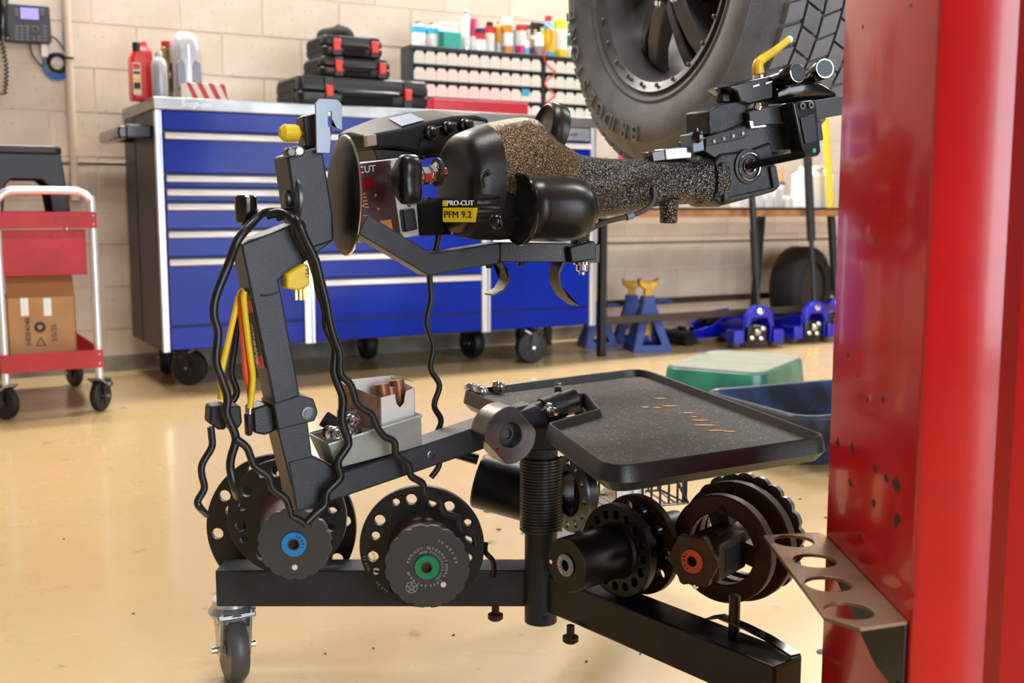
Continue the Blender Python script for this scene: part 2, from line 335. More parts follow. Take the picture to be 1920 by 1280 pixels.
T.add('box', MB().box(q0.x, q1.x, -.03, 0, q1.z, q0.z), WHITE, .002); T.add('plug', MB().box(q0.x+.01, q1.x-.01, -.024, -.012, q1.z-.015, q1.z), GLOSSB)
wtube('network_cable', 'blue network cable running down beside the tan conduit', 'cable', [pz(119, -40, .02), pz(120, 30, .02), pz(120, 70, .02), pz(122, 92, .02), pz(124, 110, .02)], .0055, BLUEC)
c0 = pz(104, 121, .012)
m_ = MB()
for i in range(4): m_.torus(c0+V((.002*i, -.006*(i % 2), -.003*i)), (.08, 1, 0), .046+.0035*i, .004, 36, 8)
Thing('cable_coil', 'looped coil of blue network cable hung on the conduit', 'cable', FW, c0, mb=m_, m=BLUEC, kind='stuff')
m_ = MB(); c1 = c0+V((.007, -.01, .006))
for i in range(4): m_.torus(c1+V((0, -.007*(i % 2), 0)), (0, 1, .05), .030+.004*i, .0038, 36, 8)
Thing('cable_coil', 'small coil of black cable inside the blue cable loop', 'cable', FW, c1, mb=m_, m=CABLE, kind='stuff')
wtube('phone_cable', 'black cable drooping from the phone to the coil', 'cable', [pz(56, 82, .03), pz(60, 100, .03), pz(72, 118, .03), pz(82, 126, .03)], .004, CABLE)
wtube('phone_cable', 'black cable from the phone side up to the conduit', 'cable', [pz(96, 68, .03), pz(106, 74, .03), pz(118, 90, .03), pz(126, 104, .03)], .004, CABLE)
# ================================================================== casters
def caster(T, c, R, w, yaw, top, m=RUBBER, hub=GLOSSB, plate=BLACK, trail=.035):
    """swivel caster part group: c = wheel contact point in the thing's frame"""
    d = V((math.cos(yaw), math.sin(yaw), 0)); ax = V((-d.y, d.x, 0)); wc = V((c[0], c[1], R))
    wh = T.add('caster', MB().lathe(wc-ax*w/2, ax, [(R*.62, 0), (R*.9, 0), (R*.985, w*.18), (R, w*.5), (R*.985, w*.82), (R*.9, w), (R*.62, w)], 32), m)
    T.add('wheel_hub', MB().lathe(wc-ax*w*.56, ax, [(R*.2, 0), (R*.24, w*.1), (R*.6, w*.12), (R*.63, w), (R*.24, w*1.02), (R*.2, w*1.12)], 24), hub, parent=wh)
    for i in range(5):
        an = 2*PI*i/5; e = d*math.cos(an)+V((0, 0, 1))*math.sin(an)
        T.add('hub_rib', MB().bar([wc-ax*w*.5+e*R*.2, wc-ax*w*.5+e*R*.6], R*.12, R*.12, tuple(ax)), plate, parent=wh)
    piv = wc+d*trail
    for sgn in (-1, 1):
        o = ax*sgn*(w*.5+.006); f = MB().prism([wc+o-d*R*.25-V((0, 0, R*.2)), wc+o+d*R*.2-V((0, 0, R*.2)), piv+o+d*.02+V((0, 0, top-R-.012)), piv+o-d*.035+V((0, 0, top-R-.012))], ax*.004*sgn)
        T.add('fork_arm', f, plate, parent=wh)
    T.add('fork_crown', MB().lathe((piv.x, piv.y, max(top-.045, R*1.02)), (0, 0, 1), [(w*.5+.012, 0), (w*.5+.013, .010), (w*.5+.006, .02)], 24), plate, parent=wh); T.add('axle', MB().cyl(wc-ax*(w*.5+.02), wc+ax*(w*.5+.02), .006, n=10), CHROME, parent=wh)
    T.add('swivel', MB().lathe((piv.x, piv.y, top-.028), (0, 0, 1), [(.034, 0), (.038, .008), (.03, .018), (.03, .028)], 24), plate, parent=wh)
    T.add('brake_lever', MB().box(-.02, .02, -.03, .03, -.004, .004, Matrix.Translation(wc-d*R*.3+V((0, 0, R*.95))) @ Matrix.Rotation(yaw, 4, 'Z') @ Matrix.Rotation(.5, 4, 'Y')), ALU, .002, parent=wh)
    return wh
# ================================================================== blue tool cabinet
TF = .70
zc = lambda x, y: wp(x, y, TF).z
sc_ = lambda x, y: wp(x, y, TF).x
CL, CR, CB, CT = -2.055, .085, .167, 1.15
T = CAB = Thing('tool_cabinet', 'long blue rolling tool cabinet with chrome drawer handles and steel top', 'tool cabinet', FW, ((CL+CR)/2, -.38, 0))
T.add('body', MB().box(CL, CR, -TF+.012, -.06, CB, CT), CARC, .004)
sx = [CL, sc_(309, 400), sc_(568, 500), sc_(588, 500), sc_(902, 500), sc_(918, 500), sc_(1104, 500), CR]
for i in (0, 2, 4, 6):
    x0, x1 = sx[i], sx[i+1]
    o = T.add('corner_trim', MB().box(x0, x1, -TF-.012, -TF+.012, CB-.004, CT), TRIM, .004)
    T.add('groove', MB().box(x0+(x1-x0)*.62, x0+(x1-x0)*.7, -TF-.0135, -TF-.01, CB, CT-.002), BLUE, parent=o)
def bank(x0, x1, rows, hw=.026):
    for z1, z0, handle in rows:
        d = T.add('drawer' if handle else 'panel', MB().box(x0+.004, x1-.004, -TF-.006, -TF+.014, z0+.004, z1-.003), BLUE, .003)
        if handle:
            h = T.add('handle', MB().prism([(x0+.008, -TF-.006, z1-.004), (x0+.008, -TF-.022, z1-.006), (x0+.008, -TF-.027, z1-.013), (x0+.008, -TF-.018, z1-.018), (x0+.008, -TF-.026, z1-.024), (x0+.008, -TF-.022, z1-hw-.006), (x0+.008, -TF-.006, z1-hw-.004)], (x1-x0-.016, 0, 0)), HANDLE, .0015, parent=d)
    return
def rows_at(x, ys, last): 
    z = [zc(x, y) for y in ys]; out = []
    for i in range(len(z)-1): out.append((z[i], z[i+1], i not in last))
    return out
bank(sx[1], sx[2], rows_at(330, [206, 246, 326, 352, 379, 431, 483, 612, 658], (0, 7)))
bank(sx[3], sx[4], rows_at(700, [218, 252, 320, 375, 425, 472, 519, 597, 634], (0, 7)))
bank(sx[5], sx[6], rows_at(1075, [238, 267, 310, 352, 398, 440, 487, 576, 611], (0, 6, 7)))
q = wp(1078, 252, TF+.008); T.add('badge_plate', MB().box(sx[5]+.01, sx[6]-.006, -TF-.009, -TF-.005, zc(1075, 264), zc(1075, 240)), ALU, .002)
T.text('Snap-on', (sc_(1062, 250), -TF-.0105, zc(1062, 251)), (1, 0, 0), (0, 0, 1), .036, LABK, shear=.3)
wt = T.add('worktop', MB().box(CL-.004, CR+.02, -TF-.014, -.05, CT, 1.2), STEELTOP, .004)
T.text('Snap-on', (wp(366, 195, TF+.014).x, -TF-.0155, 1.176), (1, 0, 0), (0, 0, 1), .038, ALU, parent=wt, shear=.3, ext=.0012)
h = T.add('push_handle', MB().prism([(CL-.125, -.64, 1.035), (CL-.085, -.64, 1.035), (CL-.08, -.64, 1.06), (CL-.085, -.64, 1.085), (CL-.125, -.64, 1.085), (CL-.132, -.64, 1.06)], (0, .46, 0)), GLOSSB, .008)
for t in (.62, .24): T.add('handle_bracket', MB().box(CL-.1, CL, -t-.03, -t+.03, 1.04, 1.092), GLOSSB, .006, parent=h)
T.add('side_seam', MB().box(CL-.003, CL, -.30, -.28, CB, CT), CARC)
p = FW.loc(Pz(392, 742, 0)); caster(T, (p.x, -TF+.13), .078, .045, 2.5, CB)
caster(T, (CL+.12, -.2), .078, .045, 1.2, CB)
p = FW.loc(Pz(1036, 690, 0)); caster(T, (p.x, -TF-.02), .08, .045, -.15, CB)
caster(T, (sc_(935, 600), -TF+.28), .078, .055, 1.75, CB)
caster(T, (-.95, -.2), .078, .055, 1.57, CB); caster(T, (CR-.12, -.2), .078, .045, .6, CB)
# ================================================================== things on the cabinet
TOPZ = 1.2
def at_top(px, py): return FW.loc(Pz(px, py, TOPZ))
def W_(px0, px1, py, t): return wp(px0, py, t).x, wp(px1, py, t).x
# red jug
t = .55; x0, x1 = W_(249, 290, 140, t); zt = wp(265, 74, t).z
T = Thing('oil_jug', 'red plastic jug with pale printed label on steel worktop', 'bottle', FW, ((x0+x1)/2, -t+.05, TOPZ))
cx = (x0+x1)/2; w = (x1-x0)
T.add('body', MB().rings([[V((cx+a*w*sx_+ox, -t+.06+b*.09*sy_, z)) for a, b in ((-.4, -.5), (.4, -.5), (.5, -.4), (.5, .4), (.4, .5), (-.4, .5), (-.5, .4), (-.5, -.4))] for z, sx_, sy_, ox in ((TOPZ, .95, .95, 0), (TOPZ+.01, 1, 1, 0), (TOPZ+.17, 1, 1, 0), (TOPZ+.2, .86, .95, .006), (zt-.03, .5, .6, .01), (zt-.012, .42, .4, .012), (zt, .25, .3, .012))]), REDJ, .004)
T.add('cap', MB().cyl((cx-w*.22, -t+.03, zt-.045), (cx-w*.22, -t+.03, zt-.01), .016), LABK)
T.add('handle', MB().tube([(cx-.0, -t+.06, zt-.02), (cx+w*.35, -t+.05, zt-.04), (cx+w*.43, -t+.05, zt-.1)], .012, 10), REDJ)
lb = T.add('label', MB().box(cx-w*.47, cx-w*.1, -t+.0135, -t+.016, TOPZ+.02, TOPZ+.15), M('cream_label', (232, 214, 178), .5))
for z, h, m in ((.125, .02, LABR), (.105, .01, LABK), (.075, .012, LABY), (.045, .025, LABK)): T.add('print_band', MB().box(cx-w*.44, cx-w*.14, -t+.0125, -t+.0134, TOPZ+z-.001, TOPZ+z+h), m, parent=lb)
# grey bottle
t = .60; x0, x1 = W_(284, 314, 150, t); zt = wp(300, 97, t).z; cx = (x0+x1)/2; r = (x1-x0)/2
T = Thing('oil_bottle', 'slim grey bottle at the front corner of the steel worktop', 'bottle', FW, (cx, -t, TOPZ))
T.add('body', MB().lathe((cx, -t, TOPZ), (0, 0, 1), [(r*.9, 0), (r, .006), (r, zt-TOPZ-.055), (r*.8, zt-TOPZ-.035), (r*.4, zt-TOPZ-.022)], 24), SILVER)
T.add('cap', MB().lathe((cx, -t, zt-.024), (0, 0, 1), [(r*.46, 0), (r*.46, .018), (r*.36, .024)], 20), SILVER)
# gold jug
t = .37; x0, x1 = W_(300, 337, 140, t); zt = wp(312, 78, t).z; cx = (x0+x1)/2
T = Thing('oil_jug', 'dark gold jug with red cap behind the grey bottle', 'bottle', FW, (cx, -t, TOPZ))
T.add('body', MB().rings([[V((cx+a*(x1-x0)*k+ox, -t+b*.08*k, z)) for a, b in ((-.5, -.5), (.5, -.5), (.5, .5), (-.5, .5))] for z, k, ox in ((TOPZ, 1, 0), (TOPZ+.17, 1, 0), (zt-.03, .5, -.012), (zt-.022, .45, -.012))]), GOLD, .012)
T.add('cap', MB().cyl((cx-.012, -t, zt-.024), (cx-.012, -t, zt), .02), LABR)
T.add('label', MB().ball((cx+.015, -t-.043, TOPZ+.12), .03, .9, .08, 1.1), LABW)
# silver jug
t = .47; x0, x1 = W_(326, 379, 140, t); zt = wp(352, 57, t).z; cx = (x0+x1)/2; w = x1-x0; H = zt-TOPZ
T = Thing('oil_jug', 'tall silver jug with moulded grip beside striped carton', 'bottle', FW, (cx, -t, TOPZ))
def sq(z, sx_, sy_): return [V((cx+a*w*sx_, -t+.05+b*.14*sy_, TOPZ+z)) for a, b in ((-.32, -.5), (.32, -.5), (.5, -.3), (.5, .3), (.32, .5), (-.32, .5), (-.5, .3), (-.5, -.3))]
T.add('body', MB().rings([sq(0, .95, .95), sq(.008, 1, 1), sq(H*.72, 1, 1), sq(H*.86, .9, .85), sq(H*.95, .66, .6), sq(H, .3, .3)]), SILVER, .01)
for sg in (-1, 1): T.add('grip_shade', MB().prism([(cx+sg*w*.12, -t-.0225, TOPZ+H*.18), (cx+sg*w*.43, -t-.0225, TOPZ+H*.18), (cx+sg*w*.43, -t-.0225, TOPZ+H*.55), (cx+sg*w*.22, -t-.0225, TOPZ+H*.6), (cx+sg*w*.12, -t-.0225, TOPZ+H*.52)], (0, .01, 0)), M('silver_shade', (120, 122, 128), .4, .3) if sg < 0 else MATS['silver_shade'], .003)  # grip hollows are raised patches, their shade put into a darker silver
T.add('seam', MB().box(cx-.004, cx+.004, -t-.024, -t-.02, TOPZ+.01, TOPZ+H*.8), ALU)
T.add('label', MB().box(cx-w*.5-.002, cx-w*.5+.002, -t+.02, -t+.08, TOPZ+.05, TOPZ+.17), LABK)
# striped carton
t = .62; x0, x1 = W_(349, 428, 172, t); z1 = wp(380, 156, t).z
T = Thing('parts_carton', 'small red and white striped carton lying on the worktop', 'box', FW, ((x0+x1)/2, -t, TOPZ))
T.add('carton', MB().box(x0, x1, -t, -t+.09, TOPZ, z1), WHITEB, .002)
for i in range(4):
    a = x0+(x1-x0)*(i*.27-.02); d = (x1-x0)*.13; hh = z1-TOPZ
    lo_, hi_ = max(a+.03, x0), min(a+d+.03, x1)
    T.add('stripe', MB().prism([(max(a, x0), -t-.0008, z1), (min(a+d, x1), -t-.0008, z1), (min(a+d+.035, x1), -t-.0008, TOPZ+.002), (min(max(a+.035, x0), x1-.002), -t-.0008, TOPZ+.002)], (0, .0006, 0)), STRIPE)
# three stacked cases
def case(px0, px1, pyt, pyb, t, dep, label, latches, zb=None):
    x0, x1 = W_(px0, px1, (pyt+pyb)/2, t); z1 = wp((px0+px1)/2, pyt, t).z; z0 = zb if zb else TOPZ
    T = Thing('tool_case', label, 'tool case', FW, ((x0+x1)/2, -t+dep/2, z0), 'black plastic tool cases')
    zm = (z0+z1)/2
    def sh(za, zb_, rr):
        ring = lambda z, k: [V((max(min(p.x, x1-k), x0+k), p.y+(k if p.y < -t+dep/2 else -k), z)) for p in MB().rbox(x0, x1, -t, -t+dep, 0, 1, rr).v[:24]]
        return MB().rings([ring(za, 0), ring((za+zb_)/2, 0), ring(zb_, .012)])
    T.add('lower_shell', sh(zm-.002, z0+.001, .03), PLASTIC, .006); T.add('upper_shell', sh(zm+.002, z1, .03), PLASTIC, .006)
    for i in range(7): T.add('side_rib', MB().box(x0-.003, x0+.004, -t+dep*(.2+.1*i), -t+dep*(.24+.1*i), z0+.015, z1-.015), PLASTIC)
    a, b = x0+(x1-x0)*.3, x0+(x1-x0)*.72
    T.add('handle', MB().tube([(a, -t+.002, zm-.003), (a+.01, -t-.02, zm), (b-.01, -t-.02, zm), (b, -t+.002, zm-.003)], .009, 8, 3), PLASTIC)
    T.add('recess_shade', MB().box(a+.01, b-.01, -t-.004, -t+.004, z0+.006, zm-.012), CLOTHSHADE)  # black slab on the case front paints the shade of a recess
    for lx in latches:
        c = wp(lx, (pyt+pyb)/2, t).x
        T.add('latch_mount', MB().box(c-.02, c+.02, -t-.006, -t, z0+.004, z1-.004), PLASTIC, .002)
        T.add('latch', MB().box(c-.0165, c+.0165, -t-.016, -t-.004, zm-.024, zm+.026), REDC, .004, label='red snap latch')
    return z1
z1 = case(560, 806, 146, 200, .62, .34, 'largest black tool case with red latches, bottom of the stack', (617, 764))
z2 = case(602, 735, 107, 150, .60, .26, 'middle black tool case with red latches in the stack', (635, 716), z1)
z3 = case(606, 720, 67, 107, .59, .25, 'smallest black tool case with red latches, top of the stack', (631, 702), z2)
x0, x1 = W_(606, 674, 55, .52); zt = wp(640, 45, .52).z; cx = (x0+x1)/2
m_ = MB(); R = []
for k in range(7):
    f = k/6; R.append([V((cx+(x1-x0)*.5*math.cos(2*PI*i/24)*math.sqrt(max(1-f**3, .02))*(1+.1*math.sin(3*2*PI*i/24)), -.46+.08*math.sin(2*PI*i/24)*math.sqrt(max(1-f**3, .02)), z3+(zt-z3)*f*(1-.3*math.cos(2*PI*i/24+2.6)*f*0.5))) for i in range(24)])
Thing('folded_cloth', 'crumpled black cloth bag on top of the stacked cases', 'cloth', FW, (cx, -.46, z3), mb=m_.rings(R), m=CLOTHSHADE)
# ================================================================== parts rack on the wall
RT = .33
rx0, rdiv, rx1 = wp(768, 120, RT).x, wp(1016, 120, RT).x, wp(1146, 160, RT).x
rzt = wp(775, 84, RT).z; rows_ = [wp(785, y, RT).z for y in (94, 121.5, 149, 177, 204.5)]; pit = rows_[0]-rows_[1]
NR = 4; rzb = TOPZ+.002; pit = (rows_[0]-rzb-.004)/NR
T = Thing('bin_rack', 'black rack on the worktop filled with rows of white small-parts bins', 'shelf rack', FW, ((rx0+rx1)/2, -RT+.05, rzb))
RB = RT-.11
T.add('top_shelf', MB().box(rx0, rx1, -RT-.004, -RB, rzt-.022, rzt), BLACK, .003)
for x in (rx0, rdiv, rx1-.022): T.add('upright', MB().box(x, x+.022, -RT, -RB, rzb, rzt-.022), BLACK, .002)
T.add('back_sheet', MB().box(rx0+.02, rx1-.02, -RB-.006, -RB, rzb, rzt-.02), BLACK)
bw = (rdiv-rx0-.026)/12; bh = pit*.76
prof = [(0, 0), (bw*.97, 0), (bw*.97, bh*.70), (bw*.78, bh), (bw*.19, bh), (0, bh*.70)]
bme = MB().prism([(x, 0, z) for x, z in prof], (0, .004, 0)); bme.box(0, bw*.94, .004, .095, 0, .003); bme.box(0, .003, .004, .095, 0, bh*.7); bme.box(bw*.94-.003, bw*.94, .004, .095, 0, bh*.7)
bmesh_ = to_mesh('bin', bme, (0, 0, 0), BIN)
for k in range(NR):
    zz = rows_[0]-k*pit-bh-.002
    T.add('shelf_lip', MB().box(rx0+.02, rx1-.02, -RT-.004, -RB-.004, zz-.010, zz-.001), BLACK)
    for sa, sb in ((rx0+.024, rdiv), (rdiv+.026, rx1-.022)):
        x = sa
        while x+bw*.95 <= sb:
            o = bpy.data.objects.new('bin', bmesh_); COL.objects.link(o); o.parent = T.o; o.location = V((x, -RT+.002, zz))-T.base; x += bw
T.add('blue_tag', MB().box(wp(978, 170, RT).x, wp(992, 170, RT).x, -RT-.003, -RT, rows_[2]-.05, rows_[2]-.015), CYAN)
# cans and bottles along the rack top
def can(px0, px1, pyt, pyb, label, cols, t=.275, kind='can', name='spray_can', cat='can'):
    """cols: list of (height share from the bottom, radius share, material) sections"""
    x0, x1 = W_(px0, px1, (pyt+pyb)/2, t); cx, r = (x0+x1)/2, (x1-x0)/2; zt = rzt+max(wp((px0+px1)/2, pyt, t).z-wp((px0+px1)/2, pyb, t).z, .05)
    T = Thing(name, label, cat, FW, (cx, -t, rzt), 'cans and bottles along the rack top'); H = zt-rzt; z = 0
    names = ['base', 'body', 'label_band', 'shoulder', 'cap', 'nozzle']
    for i, (z1, r0, r1, m, nm) in enumerate(cols):
        T.add(nm, MB().lathe((cx, -t, rzt+z*H), (0, 0, 1), [(r*r0, 0), (r*r1, (z1-z)*H)], 20), m); z = z1
    return T
can(773, 797, 37, 84, 'cyan-topped white spray can, first on the rack', [(.55, 1, 1, WHITE, 'body'), (.8, 1.01, 1.01, CYAN, 'label_band'), (.92, .95, .55, SILVER, 'shoulder'), (1, .5, .45, GREYP, 'cap')])
can(798, 820, 40, 86, 'cyan-topped white spray can beside the teal carton', [(.55, 1, 1, WHITE, 'body'), (.8, 1.01, 1.01, CYAN, 'label_band'), (.92, .95, .55, SILVER, 'shoulder'), (1, .5, .45, GREYP, 'cap')])
x0, x1 = W_(821, 864, 70, .31); zh = wp(840, 57, .31).z-wp(840, 88, .31).z
T = Thing('carton', 'teal and white carton on the rack top', 'box', FW, ((x0+x1)/2, -.27, rzt)); T.add('sleeve', MB().box(x0, x1, -.315, -.23, rzt, rzt+zh), TEAL, .002); T.add('side_panel', MB().box(x0+.002, x0+.03, -.3165, -.315, rzt+.004, rzt+zh-.004), GREENC)
Thing('carton', 'small white carton stacked on the teal carton', 'box', FW, ((x0+x1)/2, -.27, rzt+zh), mb=MB().box(x0+.012, x1-.012, -.305, -.235, rzt+zh+.0005, rzt+zh+.045), m=WHITE, bevel=.002)
can(866, 880, 12, 90, 'tallest white and silver aerosol on the rack', [(.05, .95, 1, CHROME, 'base'), (.8, 1, 1, WHITE, 'body'), (.88, 1, .5, SILVER, 'shoulder'), (.93, .45, .45, GREYP, 'cap'), (1, .3, .25, WHITE, 'nozzle')])
can(881, 893, 30, 91, 'slim pink tube behind the tallest aerosol', [(.45, 1, 1, WHITE, 'body'), (.9, 1, .8, PINK, 'label_band'), (1, .9, .9, PINK, 'cap')])
can(893, 909, 50, 92, 'short can with navy cap and red band', [(.5, 1, 1, WHITE, 'body'), (.78, 1, 1, LABR, 'label_band'), (1, 1.05, 1.0, NAVY, 'cap')], .295)
can(910, 926, 36, 93, 'red and white can with black cap', [(.62, 1, 1, WHITE, 'body'), (.84, 1.02, 1.02, LABR, 'label_band'), (1, .72, .65, LABK, 'cap')])
can(927, 940, 36, 95, 'amber can with small black nozzle', [(.3, 1, 1, SILVER, 'base'), (.82, 1, 1, AMBER, 'body'), (.92, 1, .5, AMBER, 'shoulder'), (1, .25, .2, LABK, 'nozzle')])
can(941, 960, 27, 97, 'amber and white can with tall white cap', [(.2, 1, 1, AMBER, 'base'), (.55, 1.01, 1.01, WHITE, 'label_band'), (.76, 1, 1, AMBER, 'body'), (1, .88, .84, WHITE, 'cap')])
can(960, 967, 45, 97, 'narrow pale blue tube on the rack', [(.9, 1, 1, M('pale_blue', (150, 170, 196), .5), 'body'), (1, .7, .6, WHITE, 'cap')], .25)
can(968, 985, 42, 98, 'crimson can with white label', [(.3, 1, 1, PINK, 'base'), (.8, 1.01, 1.01, WHITE, 'label_band'), (1, 1, .95, LABR, 'cap')])
can(984, 992, 74, 100, 'tiny cyan and white bottle', [(.5, 1, 1, CYAN, 'body'), (1, 1, .8, WHITE, 'shoulder')], .305, name='small_bottle', cat='bottle')
def sprayer(px0, px1, pyt, pyb, label, lo, hi, trig, t):
    T = can(px0, px1, pyt+18, pyb, label, [(.4, 1, 1, lo, 'base'), (.8, 1, 1, hi, 'body'), (1, 1, .3, hi, 'shoulder')], t, name='spray_bottle', cat='spray bottle')
    x = T.base.x; z = rzt+wp(px0, pyt+18, t).z-wp(px0, pyb, t).z
    T.add('neck', MB().cyl((x, -t, z-.002), (x, -t, z+.03), .009), trig); T.add('trigger_head', MB().prism([(x-.045, -t-.01, z+.03), (x-.045, -t-.01, z+.05), (x+.03, -t-.01, z+.048), (x+.03, -t-.01, z+.028)], (0, .02, 0)), trig, .003)
    T.add('trigger', MB().tube([(x-.028, -t, z+.03), (x-.036, -t, z+.015), (x-.03, -t, z-.005)], .004, 8), trig)
sprayer(991, 1004, 40, 99, 'amber spray bottle with grey trigger', M('amber_liquid', (150, 74, 40), .3), M('clear_bottle', (190, 176, 160), .3), GREYP, .25)
sprayer(1002, 1018, 38, 100, 'white spray bottle with black trigger', M('grey_liquid', (150, 128, 134), .3), WHITE, LABK, .295)
can(1017, 1039, 25, 102, 'yellow bottle with red cap and blue foot', [(.12, 1, 1, CYAN, 'base'), (.66, 1, 1, YELLOW, 'body'), (.86, 1, .5, CYAN, 'shoulder'), (1, .5, .5, LABR, 'cap')], name='fluid_bottle', cat='bottle')
can(1039, 1061, 30, 104, 'white can with yellow dome top', [(.2, 1, 1, YELLOW, 'base'), (.72, 1.01, 1.01, WHITE, 'label_band'), (.94, 1, .8, YELLOW, 'shoulder'), (1, .75, .3, YELLOW, 'cap')])
can(1062, 1076, 40, 106, 'green and white can, nearest the tyre', [(.35, 1, 1, WHITE, 'base'), (.66, 1, 1, GREENC, 'label_band'), (.8, 1, .9, WHITE, 'body'), (1, .6, .6, GREENC, 'cap')])
rc = [(1020, 46, .29), (1032, 55, .31), (1034, 75, .335), (1024, 98, .345), (1020, 108, .345), (1027, 122, .345), (1042, 136, .345), (1030, 147, .345), (1021, 156, .345), (1030, 168, .345), (1041, 178, .345), (1032, 187, .345), (1021, 194, .345)]
wtube('red_cord', 'thin red zigzag cord hanging over the bin rack', 'cord', [wp(*q) for q in rc], .0038, LABR, 4)
t = .44; x0, x1 = W_(812, 992, 200, t); z1 = wp(850, 186, t).z
T = Thing('flat_case', 'flat red plastic tray lying in front of the bin rack', 'tray', FW, ((x0+x1)/2, -t+.05, TOPZ))
T.add('tray', MB().rbox(x0, x1, -t, -t+.1, TOPZ, max(z1, TOPZ+.04), .012), M('red_tray_plastic', (200, 36, 48), .4), .003)
for f in (.3, .62): T.add('rib', MB().box(x0+(x1-x0)*f, x0+(x1-x0)*f+.01, -t-.003, -t, TOPZ+.003, TOPZ+.036), MATS['red_tray_plastic'], .001)
# ================================================================== red service cart
TCF = 1.03
cz = lambda y, x=90: wp(x, y, TCF).z
ce, cw = wp(187, 560, TCF).x, wp(-6, 560, TCF).x
T = Thing('service_cart', 'red two-shelf service cart with bright white tube frame', 'cart', FW, ((ce+cw)/2, -.68, 0))
r = .014; zt = cz(357)
for t, nm in ((TCF, 'front_frame'), (.34, 'rear_frame')):
    T.add('tube_frame', MB().tube([(ce-r, -t, cz(712, 180)), (ce-r, -t, zt-.09), (ce-r-.008, -t, zt-.03), (ce-r-.04, -t, zt-.004), (ce-r-.09, -t, zt), (cw+r+.09, -t, zt), (cw+r+.04, -t, zt-.004), (cw+r+.008, -t, zt-.03), (cw+r, -t, zt-.09), (cw+r, -t, cz(712, 180))], r, 12, 4), TRIM)
for (y0, y1) in ((397, 428), (660, 694)):
    za, zb = cz(y1), cz(y0); x0, x1 = cw, ce
    s_ = T.add('shelf', MB().box(x0+.004, x1-.004, -TCF-.012, -.33, za, za+.006), REDP)
    for bx in ((x0, x1, -TCF-.018, -TCF-.014), (x0, x1, -.336, -.332), (x0, x0+.004, -TCF-.016, -.332), (x1-.004, x1, -TCF-.016, -.332)):
        T.add('shelf_lip', MB().box(*bx, za, zb), REDP, .001, parent=s_)
    for yy in (.25, .75): T.add('rivet', MB().lathe((ce-r, -TCF-.019, za+(zb-za)*yy), (0, -1, 0), [(.005, 0), (.004, .003), (.001, .004)], 10), ALU, parent=s_)
T.add('drawer_panel', MB().box(cw+.01, ce-.036, -TCF+.02, -TCF+.03, cz(517), cz(431)), REDP, .002)
T.add('drawer_body', MB().box(cw+.015, ce-.042, -TCF+.03, -.36, cz(505), cz(440)), REDP)
for x, t, yw in ((ce-.012, TCF-.005, .9), (cw+.01, TCF-.005, 2.2), (ce-.012, .36, 1.9), (cw+.02, .36, 1.2)):
    caster(T, (x, -t), .06, .028, yw, cz(712, 180), trail=.02)
# box on lower shelf
zs = cz(694)+.008; t = TCF-.03
pA = [wp(12, 560, t), wp(140, 557, t), wp(142, 655, t), wp(15, 662, t)]; xa, xb, zt = pA[0].x, pA[1].x, pA[0].z
T = Thing('cardboard_box', 'open cardboard box with raised flap on the cart shelf', 'box', FW, ((xa+xb)/2, -t+.12, zs))
for nm, bx in (('front_panel', (xa, xb, -t, -t+.004)), ('back_panel', (xa, xb, -t+.24, -t+.244)), ('side_panel', (xa, xa+.004, -t, -t+.244)), ('side_panel', (xb-.004, xb, -t, -t+.244))):
    T.add(nm, MB().box(*bx, zs, zt), CARD)
T.add('bottom_panel', MB().box(xa, xb, -t, -t+.244, zs, zs+.004), CARD)
zf = wp(75, 488, t-.02).z; T.add('flap', MB().prism([(xa, -t, zt), (xb, -t, zt), (xb-.004, -t+.04, zf), (xa+.004, -t+.04, zf)], (0, .004, .0005)), CARDD)
for px in (46, 89):
    q = wp(px, 575, t); T.add('tape', MB().box(q.x-.013, q.x+.013, -t-.001, -t, q.z-.033, q.z+.032), LABW)
E_, U_ = (1, 0, 0), (0, 0, 1)
q = wp(53, 622, t+.001); T.text('04084048', q, (0, 0, 1), (-1, 0, 0), .026, LABK)
q = wp(102, 624, t+.001); T.text('3/5/25', q, (0, 0, 1), (-1, 0, 0), .026, LABK)
q = wp(75, 613, t+.001); T.add('ring_stamp', MB().ring(q, (0, -1, 0), .02, .009, .0005, 20), LABK); q = wp(77, 641, t+.001); T.add('triangle_stamp', MB().tube([q+V((-.015, 0, -.012)), q+V((.015, 0, -.012)), q+V((0, 0, .016))], .0025, 6, 1, True), LABK)
# step stool on the cart
t = .72; zb = cz(428)+.008
def stp(x, y): return wp(x, y, t)
T = Thing('step_stool', 'black plastic step stool standing on the red cart', 'step stool', FW, (wp(50, 330, t).x, -t+.1, zb))
xl, xr = wp(-40, 280, t).x, wp(112, 280, t).x; zt = wp(50, 274, t).z; xb0, xb1 = xl-.045, xr+.035
oa, ob, oz = wp(10, 340, t).x, wp(88, 340, t).x, wp(50, 337, t).z
for y, nm in ((-t, 'front_panel'), (-t+.22, 'back_panel')):
    T.add(nm, MB().prism([(xb0, y, zb), (oa-.02, y, zb), (oa, y, oz-.02), (oa+.02, y, oz), (ob-.02, y, oz), (ob, y, oz-.02), (ob+.02, y, zb), (xb1, y, zb), (xr+.004, y, zt-.035), (xr-.012, y, zt), (xl+.012, y, zt), (xl-.004, y, zt-.035)], (0, .012, 0)), PLASTIC, .006)
T.add('side_panel', MB().prism([(xb1, -t+.01, zb), (xr+.002, -t+.01, zt-.03), (xr-.01, -t+.01, zt-.03), (xb1-.012, -t+.01, zb)], (0, .21, 0)), PLASTIC, .003)
T.add('side_panel', MB().prism([(xb0, -t+.01, zb), (xl-.002, -t+.01, zt-.03), (xl+.01, -t+.01, zt-.03), (xb0+.012, -t+.01, zb)], (0, .21, 0)), PLASTIC, .003)
